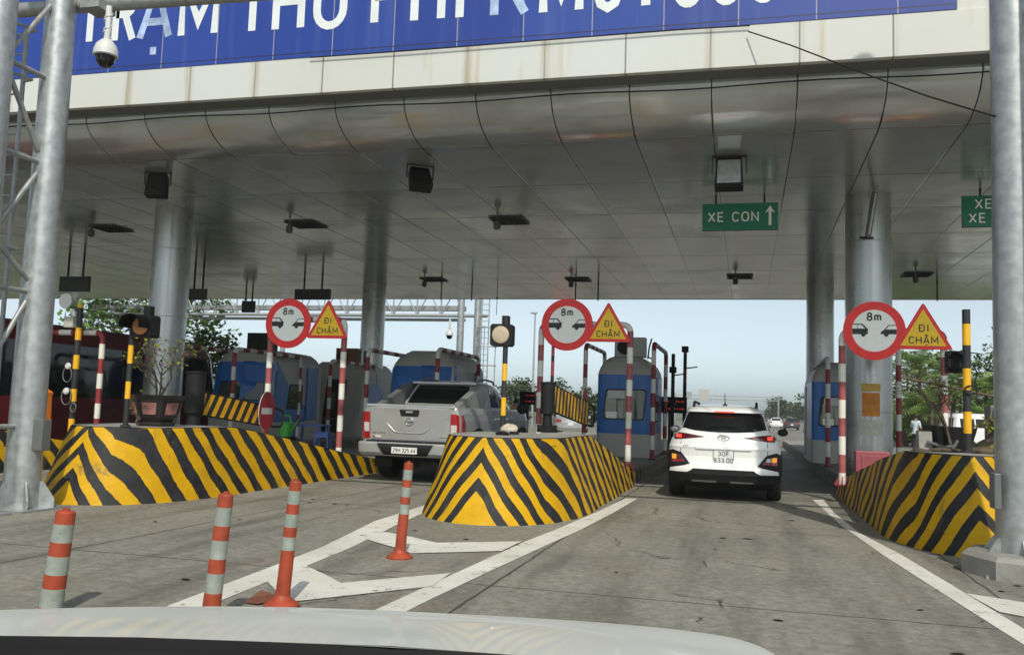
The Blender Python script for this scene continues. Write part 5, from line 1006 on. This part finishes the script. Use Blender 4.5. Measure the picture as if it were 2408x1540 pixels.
BP = Loft([(.46, .90, -.02, .5, .16, .1), (.52, .925, -.10, .5, .16, .1), (.66, .93, -.11, .5, .16, .1), (.70, .92, -.08, .5, .16, .1)], 4, 4, 12); mb = MB(); BP.mesh(mb); bp = mb.build('rear_bumper', 'silver', pk)
R2 = rearfnw(BP); mb = MB(); patch(mb, [(-.40, .48), (.40, .48), (.52, .68), (-.52, .68)], R2, .022, 0, .05); mb.build('step_pad', 'dark', bp); mb = MB(); mb.box((0, .02, .712), (1.5, .16, .03)); mb.build('sill', 'dark', bp)
mb = MB(); y_ = -.135; mb.poly([(-.235, .515), (.235, .515), (.235, .625), (-.235, .625)], y_, y_+.02); pl = mb.build('number_plate', 'plate', pk); mb = MB(); text(mb, '29H-325.44', 0, .535, .072, .14, y_-.002, 0, gap=.1, sx=.82); mb.build('plate_characters', 'signblack', pl)
mb = MB(); mb.box((0, 2.5, .48), (1.3, 4.4, .16)); mb.tube([(-.9, 1.15, .385), (.9, 1.15, .385)], .06, 8); mb.build('chassis', 'dark', pk)
# ---------------------------------------------------------- plain vehicles farther off
def plain_car(name, label, cat, x, y, rz, paint, kind='sedan', s=1.):
    t = thing(name, label, cat, (x, y, 0), rz)
    if kind == 'sedan': lv = [(.22, .80, .08, 4.5, .3, .5), (.42, .88, 0, 4.6, .35, .7), (.70, .89, .02, 4.58, .4, .7), (.90, .86, .06, 4.3, .4, .8), (.98, .80, .2, 3.6, .4, .7), (1.15, .70, .75, 2.9, .35, .4), (1.33, .60, 1.15, 2.6, .3, .4), (1.42, .46, 1.4, 2.3, .3, .3)]; wz = (1.02, 1.32); R_ = [(-.60, 1.02), (.60, 1.02), (.52, 1.32), (-.52, 1.32)]
    elif kind == 'van': lv = [(.30, .82, .05, 4.2, .2, .4), (.5, .85, 0, 4.3, .22, .5), (1.05, .86, .0, 4.28, .25, .5), (1.2, .84, .04, 4.0, .25, .5), (1.7, .74, .14, 3.55, .25, .4), (1.84, .66, .22, 3.35, .25, .4), (1.88, .5, .4, 3.2, .3, .4)]; wz = (1.2, 1.65); R_ = [(-.62, 1.2), (.62, 1.2), (.56, 1.65), (-.56, 1.65)]
    L = Loft(lv, 3, 2.6, 10); mb = MB(); L.mesh(mb, crown=.02); mb.build('body', paint, t)
    mb = MB(); patch(mb, R_, rearfn(L), .006, 0, .12); mb.build('rear_window', 'glassd', t); mb = MB(); patch(mb, R_, frontfn(L), .006, 0, .12); mb.build('windscreen', 'glassd', t)
    for sg in (-1, 1):
        W_ = [(1.25, 1.95), (2.03, 2.75)] if kind == 'sedan' else [(.35, 1.05), (1.12, 1.95), (2.02, 2.95)]
        for k, (a, b) in enumerate(W_):
            mb = MB(); sl = .22 if k == len(W_)-1 else .0; patch(mb, [(a+(.0 if k else -.25 if kind == 'sedan' else 0), wz[0]), (b+sl, wz[0]), (b, wz[1]-.03), (a, wz[1]-.03)], sidefn(L, sg), .005, 0, .12); mb.build('side_window', 'glassd', t)
        f = (lambda P: P) if sg > 0 else mirror_pts
        mb = MB(); patch(mb, f([(.50, .72), (.84, .70), (.82, .88), (.55, .86)] if kind == 'sedan' else [(.72, .7), (.83, .7), (.82, 1.05), (.72, 1.05)]), rearfnw(L), .008, 0, .06); mb.build('tail_lamp', 'lampred', t); mb = MB(); patch(mb, f([(.42, .62), (.78, .62), (.76, .78), (.5, .74)]), frontfn(L), .008, 0, .06); mb.build('headlight', 'lampclear', t)
        mb = MB(); mb.lathe([(.001, -.05), (.08, -.04), (.1, 0), (.001, .06)], (0, 0, 0), 'Y', 10); mb.build('door_mirror', paint, t, (sg*.95, 2.9 if kind == 'sedan' else 3.25, 1.02 if kind == 'sedan' else 1.3))
        for yy in (.85, 3.65 if kind == 'sedan' else 3.5): wheel(t, sg*.76, yy, .31, .2, sg)
    mb = MB(); y_ = L.rear(0, .62)[1]-.012; mb.box((0, y_, .62), (.3, .02, .16)); mb.build('number_plate', 'plate', t); mb = MB(); mb.box((0, 2.2, .28), (1.3, 3.6, .14)); mb.build('underbody', 'dark', t); return t
plain_car('car', 'silver saloon car seen beyond the middle boom gate', 'car', -9.6, 50, RD(8), 'silver'); plain_car('car', 'small white car far ahead on the motorway', 'car', 4.0, 128, 0, 'carwhite'); plain_car('car', 'dark grey car far ahead beside the small white one', 'car', 5.3, 112, 0, 'darkmetal')
plain_car('van', 'white minivan parked side on behind the broken planter', 'van', 9.3, 47.5, RD(-72), 'carwhite', 'van')
t = thing('tent', 'red and white fabric far behind the middle boom gate', 'banner', (-14.3, 70, 0)); mb = MB(); mb.box((0, 0, 2.05), (1.9, .1, 1.5)); mb.build('fabric', mat('red_cloth', (.75, .03, .03), .7), t); mb = MB(); mb.box((0, -.06, 1.55), (1.9, .02, .25)); mb.build('white_band', 'bucket', t); mb = MB(); mb.tube([(-.9, .08, 0), (-.9, .08, 2.8)], .04, 6); mb.tube([(.9, .08, 0), (.9, .08, 2.8)], .04, 6); mb.build('pole', 'galv', t)
bs = thing('coach', 'dark red coach with black windows standing at the far left', 'coach', (-16.1, 12.5, 0)); L = Loft([(.32, 1.2, .1, 10.5, .2, .3), (.5, 1.24, 0, 10.6, .2, .4), (1.25, 1.25, 0, 10.6, .2, .4), (1.27, 1.25, 0, 10.6, .2, .4), (2.45, 1.20, .05, 10.4, .25, .5), (2.47, 1.20, .05, 10.4, .25, .5), (2.75, 1.12, .15, 10.2, .3, .5), (2.9, .9, .35, 10.0, .4, .5)], 4, 4); mb = MB(); L.mesh(mb, lambda z: 1 if 1.26 < z < 2.46 else 0, crown=.05); mb.build('body', ['busred', 'glassd'], bs)
for sg in (-1, 1):
    for k in range(5): mb = MB(); patch(mb, rounded([(.9+k*1.85, 1.36), (2.6+k*1.85, 1.36), (2.6+k*1.85, 2.34), (.9+k*1.85, 2.34)], .08), sidefn(L, sg), .008, 0, .3); mb.build('side_window', 'glassd', bs)
    for yy in (2.2, 8.2): wheel(bs, sg*1.05, yy, .48, .3, sg)
# ---------------------------------------------------------- bonnet of the car the picture is taken from
own = thing('car', 'white bonnet of a car filling the bottom edge in the foreground', 'car', (0, 0, 0))
TX = [(-2.2, .40), (-2.1, .66), (-1.9, .765), (-1.6, .80), (-1.39, .822), (-1.05, .852), (-.71, .868), (-.41, .880), (-.2, .884), (-.04, .880), (.03, .868), (.085, .84), (.12, .78), (.14, .62)]
TN = [(-2.2, .35, .6), (-2.1, .45, .85), (-1.9, .60, .97), (-1.6, .74, 1.0), (-1.39, .80, 1.02), (-1.05, .885, 1.04), (-.71, .965, 1.05), (-.41, 1.035, 1.052), (-.2, 1.06, 1.052), (-.04, 1.08, 1.045), (.03, 1.09, 1.03), (.085, 1.1, 1.0), (.12, 1.1, .93), (.14, 1.1, .75)]
mb = MB(); P = []; C_ = []
for (x, zf), (_, yn, zn) in zip(TX, TN):
    row = []
    for k in range(13): s_ = k/12; row.append((x, yn+(2.0-yn)*s_, zn+(zf-zn)*s_+.012*sin(pi*s_)))
    for dy, dz in ((.03, -.012), (.06, -.035), (.09, -.08), (.11, -.16), (.12, -.35)): row.append((x, 2.0+dy, zf+dz))
    P.append(row); C_.append([(x, yn, zn), (x, yn-.006, zn-.012), (x, yn-.01, zn-.03), (x, yn-.09, zn-.028), (x, yn-.3, zn-.02)])
mb.grid(P, 0, True, True); h_ = mb.build('bonnet', 'hood', own); ss = h_.modifiers.new('sub', 'SUBSURF'); ss.levels = 2; ss.render_levels = 2
mb = MB(); mb.lathe([(.001, .008), (.006, .006), (.011, 0)], (-.375, 1.36, .998), n=10); mb.build('dropping', 'bucket', own)
mb = MB(); mb.grid([[p for p in r] for r in C_], 0, True, False); mb.build('cowl', mat('black_cowl', (.006, .006, .008), .65, var=.3, vs=8, spec=.2), own)
# ================================================================== PEOPLE
def skinmesh(name, V, E, Rr, mt, parent, root=0):
    me = bpy.data.meshes.new(name); me.from_pydata(V, E, []); me.materials.append(M[mt]); o = bpy.data.objects.new(name, me); COL.objects.link(o); o.parent = parent
    md = o.modifiers.new('skin', 'SKIN'); md.use_smooth_shade = True
    for i, r in enumerate(Rr): sv_ = me.skin_vertices[0].data[i]; sv_.radius = (r, r) if not isinstance(r, tuple) else r; sv_.use_root = (i == root)
    sb = o.modifiers.new('sub', 'SUBSURF'); sb.levels = 1; sb.render_levels = 1; return o
def person(x, y, rz, label, shirt, armf=.25):
    t = thing('person', label, 'person', (x, y, 0), rz)
    V = [(0, 0, .95), (0, 0, 1.15), (0, .0, 1.35), (0, .0, 1.47), (0, -.01, 1.55), (0, -.02, 1.68), (-.18, 0, 1.40), (-.24, -.02, 1.14), (-.22, -.22, 1.02), (-.2, -.30, 1.0), (.18, 0, 1.40), (.25, -.04, 1.14), (.24, -.26, 1.06), (.22, -.36, 1.07), (-.09, 0, .88), (-.10, -.02, .48), (-.10, .02, .08), (-.11, -.14, .04), (.09, 0, .88), (.10, -.02, .48), (.11, .02, .08), (.12, -.14, .04)]
    E = [(0, 1), (1, 2), (2, 3), (3, 4), (4, 5), (2, 6), (6, 7), (7, 8), (8, 9), (2, 10), (10, 11), (11, 12), (12, 13), (0, 14), (14, 15), (15, 16), (16, 17), (0, 18), (18, 19), (19, 20), (20, 21)]
    Rr = [.12, .12, .13, .055, .085, .085, .06, .042, .035, .03, .06, .042, .035, .03, .085, .055, .04, .035, .085, .055, .04, .035]
    skinmesh('body', V, E, Rr, 'skin', t)
    vs = [V[0], V[1], V[2], (0, 0, 1.44), V[6], V[7], (-.225, -.16, 1.05), V[10], V[11], (.245, -.2, 1.08), (0, 0, .86)]
    skinmesh('shirt', vs, [(0, 1), (1, 2), (2, 3), (2, 4), (4, 5), (5, 6), (2, 7), (7, 8), (8, 9), (0, 10)], [.155, .15, .155, .075, .085, .066, .055, .085, .066, .055, .16], shirt, t)
    skinmesh('trousers', [V[0], V[14], V[15], V[16], V[18], V[19], V[20]], [(0, 1), (1, 2), (2, 3), (0, 4), (4, 5), (5, 6)], [.14, .105, .078, .068, .105, .078, .068], 'trouser', t)
    mb = MB(); mb.lathe([(.09, 1.60), (.105, 1.66), (.105, 1.71), (.08, 1.765), (.03, 1.785), (.001, 1.79)], (0, .012, 0), n=16); mb.build('hair', 'hair', t)
    for s in (-1, 1): mb = MB(); mb.box((s*.11, -.06, .035), (.09, .26, .07)); mb.build('shoe', 'dark', t, bevel=.02)
    return t
person(8.45, 50, RD(140), 'man in pale blue shirt and dark trousers standing by the white minivan', 'shirt')
person(-8.42, 34.0, RD(100), 'dark haired person in pale blue shirt beside the pickup mirror', 'shirt'); person(-9.1, 35.5, RD(200), 'person in ochre shirt half hidden behind the pickup mirror', 'shirty')
# ================================================================== VEGETATION
def leaf(mb, p, s, asp=.45, m=0, d=None):
    d = d or Vector((random.gauss(0, 1), random.gauss(0, 1), random.gauss(-.2, .7))); d = d.normalized(); u = d.cross(Vector((random.gauss(0, .5), random.gauss(0, .5), 1))); 
    if u.length < 1e-3: return
    u = u.normalized()*s*asp; q = d*s; n = d.cross(u).normalized()*s*.08
    mb.add([p, p+q*.45+u-n, p+q, p+q*.45-u-n], [(0, 1, 2, 3)], m, False)
def tree(name, label, x, y, h, crown, n, ls, lm, trunk=.18, asp=.45, flowers=0, group=None, z0=0, spread=.55, lean=0, branches=6):
    """crown: list of (dx, dy, z, rx, rz) leafy masses; leaves sit in small sprays spread through each mass"""
    t = thing(name, label, 'tree', (x, y, z0), 0, group); mb = MB(); top = max(c[2] for c in crown)
    mb.tube([(0, 0, 0), (.04+lean*.3, 0, h*.3), (lean*.7, .05, h*.6), (lean, 0, top*.92)], [trunk, trunk*.8, trunk*.55, trunk*.2], 10)
    for k, c in enumerate(crown):
        b = Vector((lean*.5, 0, min(h*.5, c[2]*.7))); e = Vector(c[:3]); mb.tube([b, b.lerp(e, .5)+Vector((0, 0, .1*h*.3)), e], [trunk*.45, trunk*.3, trunk*.1], 6)
        for _ in range(branches):
            d = Vector((random.gauss(0, 1), random.gauss(0, 1), random.gauss(.1, .8))).normalized(); q = e+Vector((d.x*c[3], d.y*c[3], d.z*c[4]))*.85; mb.tube([e, e.lerp(q, .5)+Vector((0, 0, .06)), q], [trunk*.12, trunk*.08, trunk*.03], 5)
    mb.build('trunk', 'bark', t)
    mb = MB(); W = [c[3]**2*c[4] for c in crown]
    for c, w_ in zip(crown, W):
        k = int(n*w_/sum(W)/9)+1
        for _ in range(k):
            d = Vector((random.gauss(0, 1), random.gauss(0, 1), random.gauss(0, 1))).normalized()*random.uniform(.25, 1)**spread; p = Vector(c[:3])+Vector((d.x*c[3], d.y*c[3], d.z*c[4]))
            for _ in range(9): leaf(mb, p+Vector((random.gauss(0, 1), random.gauss(0, 1), random.gauss(0, .7)))*ls*.9, ls*random.uniform(.7, 1.25), asp, 1 if random.random() < flowers else 0)
    mb.build('crown', [lm, 'flower'], t); return t
def palm(x, y, h, n, L, label, group, droop=.5, fan=False, z0=0, stems=3):
    t = thing('palm', label, 'palm', (x, y, z0), 0, group); mb = MB(); fr = MB(); 
    for s in range(stems):
        sx, sy = random.gauss(0, .35), random.gauss(0, .35); hh = h*random.uniform(.45, 1); mb.tube([(sx*.5, sy*.5, 0), (sx, sy, hh*.6), (sx*1.3, sy*1.3, hh)], [.10, .08, .06], 8)
        for k in range(n):
            a = random.uniform(0, 2*pi); el = random.uniform(.15, 1.25); LL = L*random.uniform(.7, 1.15); d = Vector((cos(a)*cos(el), sin(a)*cos(el), sin(el))); p0 = Vector((sx*1.3, sy*1.3, hh)); pts = []
            for i in range(9): q = i/8; pts.append(p0+d*LL*q+Vector((0, 0, -droop*LL*q*q)))
            for i in range(1, 8):
                tg_ = (pts[i+1]-pts[i-1]).normalized(); sd_ = tg_.cross(Vector((0, 0, 1)))
                if sd_.length < 1e-3: continue
                sd_ = sd_.normalized(); 
                for sg in (-1, 1):
                    for jj in (0, .5):
                        ll = LL*.34*sin(pi*(.12+.8*(i+jj)/9)); e = pts[i].lerp(pts[i+1], jj)+sd_*sg*ll*.75+tg_*ll*.6+Vector((0, 0, -.25*ll)); b = pts[i].lerp(pts[i+1], jj); fr.add([b-tg_*.025*LL*.5, b+tg_*.025*LL*.5, e], [(0, 1, 2)])
    mb.build('trunk', 'bark', t); fr.build('crown', 'palm', t); return t
random.seed(11)
tree('tree', 'large broad leaved tree beyond the canopy at the far left', -34.5, 47, 7, [(-4, 0, 5.6, 3.2, 1.5), (1.2, 1, 5.4, 2.5, 1.3), (-2, 0, 7.2, 4, 1.5), (2.2, 0, 7.4, 2.6, 1.3), (-7, 1, 5.0, 2.0, 1.2)], 3800, .30, 'leaf', .3, .5)
tree('flowering_tree', 'small green tree with magenta blossoms right of the left steel column', -21.3, 32.5, 3.2, [(0, 0, 3.5, .95, .75), (-.7, 0, 2.8, .8, .7), (.6, .2, 2.9, .8, .6), (-.2, 0, 2.1, .7, .6)], 1500, .17, 'leaf', .09, .5, .012)
random.seed(5)
G_ = 'trees behind the booths'
tree('tree', 'leafy tree in the gap between pale grey booth and brown lit column', -35.5, 78, 3.4, [(0, 0, 3.2, 2.2, 1.7), (1.8, 0, 2.4, 1.6, 1.3), (-2, 0, 2.2, 1.7, 1.2)], 2200, .34, 'leaff', .15, .5, 0, G_)
tree('tree', 'leafy tree in the gap right of the brown lit column', -31.5, 80, 2.8, [(0, 0, 2.5, 2.0, 1.3), (1.5, 0, 1.8, 1.5, 1.0), (-1.5, .5, 3.3, 1.2, .8)], 1900, .34, 'leaff', .15, .5, 0, G_)
tree('tree', 'rounded tree above the pickup mirror, left of the led board', -23.5, 92, 3.4, [(0, 0, 2.9, 2.0, 1.5), (1.8, 0, 2.0, 1.4, 1.1), (.4, 0, 3.9, 1.0, .7)], 2000, .36, 'leaff', .15, .5, 0, G_)
tree('tree', 'rounded tree directly behind the middle led board', -20.0, 95, 3.4, [(0, 0, 2.9, 1.9, 1.7), (1.6, 0, 2.2, 1.4, 1.3)], 1700, .36, 'leaff', .15, .5, 0, G_)
tree('tree', 'rounded tree behind the boom panel of the middle island', -17.0, 88, 2.6, [(0, 0, 2.0, 1.8, 1.2), (-1.6, 0, 2.1, 1.2, 1.0), (1.5, 0, 2.6, 1.1, 1.1)], 1900, .34, 'leaff', .15, .5, 0, G_)
tree('tree', 'low bushy tree just left of the middle booth window', -14.2, 84, 2.2, [(0, 0, 1.5, 1.2, 1.1), (.9, 0, 2.3, .8, .8)], 1000, .34, 'leaff', .12, .5, 0, G_)
tree('tree', 'far tree right of the white suv roof, taller of two', 7.2, 215, 4.8, [(0, 0, 4.1, 2.4, 1.9), (1.4, 0, 2.6, 1.8, 1.3), (-1.6, 0, 2.6, 1.6, 1.4)], 1500, .55, 'leaff', .2, .5, 0, G_)
tree('tree', 'far tree right of the white suv roof, shorter of two', 11.0, 205, 4.0, [(0, 0, 3.0, 2.0, 1.6), (1.6, 0, 2.2, 1.5, 1.2)], 1300, .55, 'leaff', .2, .5, 0, G_)
tree('tree', 'thin dead looking sapling left of the rear steel column', 5.6, 95, 3.6, [(0, 0, 3.6, 1.2, .3), (.5, 0, 2.8, 1.3, .3)], 120, .3, 'leaff', .05, .4, 0, G_, 0, .5, .2, 7)
random.seed(21)
G2 = 'palms and trees behind the white minivan'
for i, (x, y, h, lb) in enumerate(((9.6, 58, 2.0, 'feathery palm just right of the big steel column'), (11.0, 60, 2.6, 'feathery palm above the standing man'), (12.6, 61, 2.4, 'feathery palm above the minivan bonnet'), (10.3, 63, 3.3, 'taller feathery palm behind the standing man'), (13.6, 59, 2.2, 'feathery palm behind the thick striped pole'), (12.0, 57.5, 1.2, 'low palm clump behind the minivan roof'), (8.9, 61, 1.3, 'low palm clump beside the right edge of the big steel column'), (15.2, 60, 2.6, 'feathery palm beside the right gantry leg'))):
    palm(x, y-6, h*1.45, 18, 2.1, lb, G2, .45, stems=4)
tree('tree', 'dense round tree behind the palms at right, low one', 10.8, 67, 4.2, [(-1.6, 0, 4.3, 1.8, 1.4), (.6, 0, 5.0, 1.9, 1.4), (2.6, 0, 5.3, 1.8, 1.4), (0, 0, 2.2, 2.6, 1.6), (3, 0, 2.4, 2.4, 1.6)], 4200, .26, 'leaf', .2, .5, 0, G2)
tree('tree', 'tall layered tree between thick striped pole and right gantry leg', 16.6, 66, 6.6, [(0, 0, 6.4, 1.3, .55), (-.8, 0, 5.5, 1.5, .6), (.8, 0, 5.0, 1.8, .7), (-.3, 0, 4.0, 2.0, .9), (.8, 0, 2.6, 2.2, 1.2), (0, 0, 7.3, .8, .4)], 3400, .26, 'leafd', .2, .4, 0, G2)
tree('tree', 'dark tree low behind the equipment box at right', 18.5, 58, 4, [(0, 0, 3.4, 2.2, 1.5), (-2, 0, 2.2, 1.8, 1.3)], 1800, .3, 'leafd', .2, .5, 0, G2)
for i, (x, y, r, lb) in enumerate(((9.2, 63.5, 1.3, 'rounded shrub at the foot of the palms, left end'), (11.8, 64, 1.5, 'rounded shrub at the foot of the palms behind the minivan'), (14.6, 63, 1.5, 'rounded shrub at the foot of the palms, right end'))):
    tree('shrub', lb, x, y, r, [(0, 0, r*.6, r, r*.75), (r*.8, 0, r*.5, r*.8, r*.6)], 1100, .24, 'leafd', .06, .5, 0, G2)['category'] = 'shrub'
# far hedge line melting into the haze
mb = MB(); random.seed(9)
for i in range(5200):
    a = random.uniform(-70, 45); Rr_ = random.uniform(620, 760); hgt = (3.5+4.5*abs(sin(a*.31)*sin(a*.83+1)))*random.uniform(.1, 1)**.7; leaf(mb, Vector((Rr_*sin(RD(a)), Rr_*cos(RD(a)), hgt)), random.uniform(2.2, 4.5), .55)
o = mb.build('treeline', 'leaff', kind='stuff'); tag(o, 'far low line of trees along the horizon', 'treeline')
# ---------------------------------------------------------- pot with bougainvillea on the left barrier
t = thing('plant_pot', 'dark glazed hexagonal pot with pink relief panels on the left barrier', 'plant pot', (-7.88, 10.75, .95), RD(18)); t.scale = (1.12, 1.12, 1.05)
mb = MB(); mb.lathe([(.22, 0), (.24, .02), (.24, .045), (.20, .06), (.25, .12), (.29, .22), (.315, .34), (.35, .385), (.36, .40), (.32, .40), (.30, .36), (.001, .35)], n=6, smooth=False); mb.build('pot', 'pot', t, bevel=.008)
for k in range(6):
    a = pi/6+k*pi/3; r0, r1 = .258, .285; R_ = Matrix.Rotation(a, 3, 'Z'); mb = MB(); q = [R_ @ Vector(p) for p in ((r0*.866+.028-.02, -.075, .15), (r0*.866+.028-.02+.004, .075, .15), (r1*.866+.030-.004, .088, .30), (r1*.866+.030-.004, -.088, .30))]; q2 = [v+R_ @ Vector((.012, 0, -.002)) for v in q]; mb.add(q+q2, [(4, 5, 6, 7), (0, 4, 7, 3), (1, 2, 6, 5), (3, 7, 6, 2), (0, 1, 5, 4)]); mb.build('relief_panel', 'pink', t)
def bare_plant(name, label, x, y, z, h, seed, nl, leafm, lean=.1, fl=.03, spread=.5, ls=.05, cat='shrub'):
    random.seed(seed); t = thing(name, label, cat, (x, y, z)); mb = MB(); lf = MB(); tips = []
    def grow(p, d, L, r, lvl):
        q = p+d*L*.5+Vector((random.gauss(0, .02), random.gauss(0, .02), 0)); e = p+d*L; mb.tube([p, q, e], [r, r*.85, r*.65], 6 if lvl < 2 else 4)
        if lvl >= 4: tips.append(e); return
        for _ in range(random.choice((2, 3, 3))):
            nd = (d+Vector((random.gauss(0, spread), random.gauss(0, spread), random.gauss(-.02, .33)))).normalized(); grow(e if random.random() < .7 else q, nd, L*random.uniform(.58, .85), r*.58, lvl+1)
        if lvl > 1: tips.append(e)
    for k in range(3): grow(Vector((random.gauss(0, .03), random.gauss(0, .03), 0)), Vector((random.gauss(lean, .22), random.gauss(0, .2), 1)).normalized(), h*.36, .018, 0)
    mb.build('stem', 'bark', t)
    for _ in range(nl): p = random.choice(tips); leaf(lf, p+Vector((random.gauss(0, .03), random.gauss(0, .03), random.gauss(0, .03))), ls*random.uniform(.7, 1.4), .45, 1 if random.random() < fl else 0)
    lf.build('foliage', [leafm, 'flower'], t); return t
bare_plant('potted_tree', 'sparse twiggy bougainvillea growing in the dark glazed pot', -7.88, 10.75, 1.28, 1.0, 4, 170, 'leafy', .12, .03, .55, .05)
bare_plant('dead_tree', 'bare twiggy dead tree standing in the rubble of the right barrier', 2.42, 12.1, 1.1, 1.15, 8, 60, 'leafy', -.1, 0, .6, .05)
bare_plant('weed', 'yellow green weed hanging at the right end of the rubble', 2.75, 11.6, 1.15, .35, 15, 90, 'leafy', .3, 0, .6, .05)
bare_plant('weed', 'small yellowish weed sprig beside the painted portal at left', -8.7, 11.6, .95, .45, 17, 40, 'leafy', -.2, 0, .5, .05)
# ground clutter: drips and scraps of dirt on the concrete
mb = MB(); random.seed(31)
for _ in range(40):
    x, y = random.uniform(-6.5, 2.5), random.uniform(4.5, 13); s = random.uniform(.008, .03)*random.uniform(.6, 1.4); k = random.randint(5, 7); a0 = random.uniform(0, 6); mb.add([(x+s*1.6*cos(a0+2*pi*i/k)*random.uniform(.6, 1.2), y+s*sin(a0+2*pi*i/k)*random.uniform(.6, 1.2), .0062) for i in range(k)]+[(x, y, .012)], [(i, (i+1) % k, k) for i in range(k)], 0)
o = mb.build('gravel_scraps', 'dark', kind='stuff'); tag(o, 'small dark scraps of dirt scattered on the concrete', 'dirt')
# ================================================================== HUMID AIR
g = NG('humid_air'); g.t.nodes.remove(g.b); pv = g.t.nodes.new('ShaderNodeVolumePrincipled'); pv.inputs['Color'].default_value = (.95, .98, 1, 1); pv.inputs['Density'].default_value = .0007; pv.inputs['Anisotropy'].default_value = .2
g.t.links.new(pv.outputs[0], g.o.inputs['Volume']); mb = MB(); mb.box((0, 400, 6.5), (2000, 1200, 15.2)); hb = mb.build('haze', g.m, kind='stuff'); tag(hb, 'thin humid haze in the distance', 'haze')
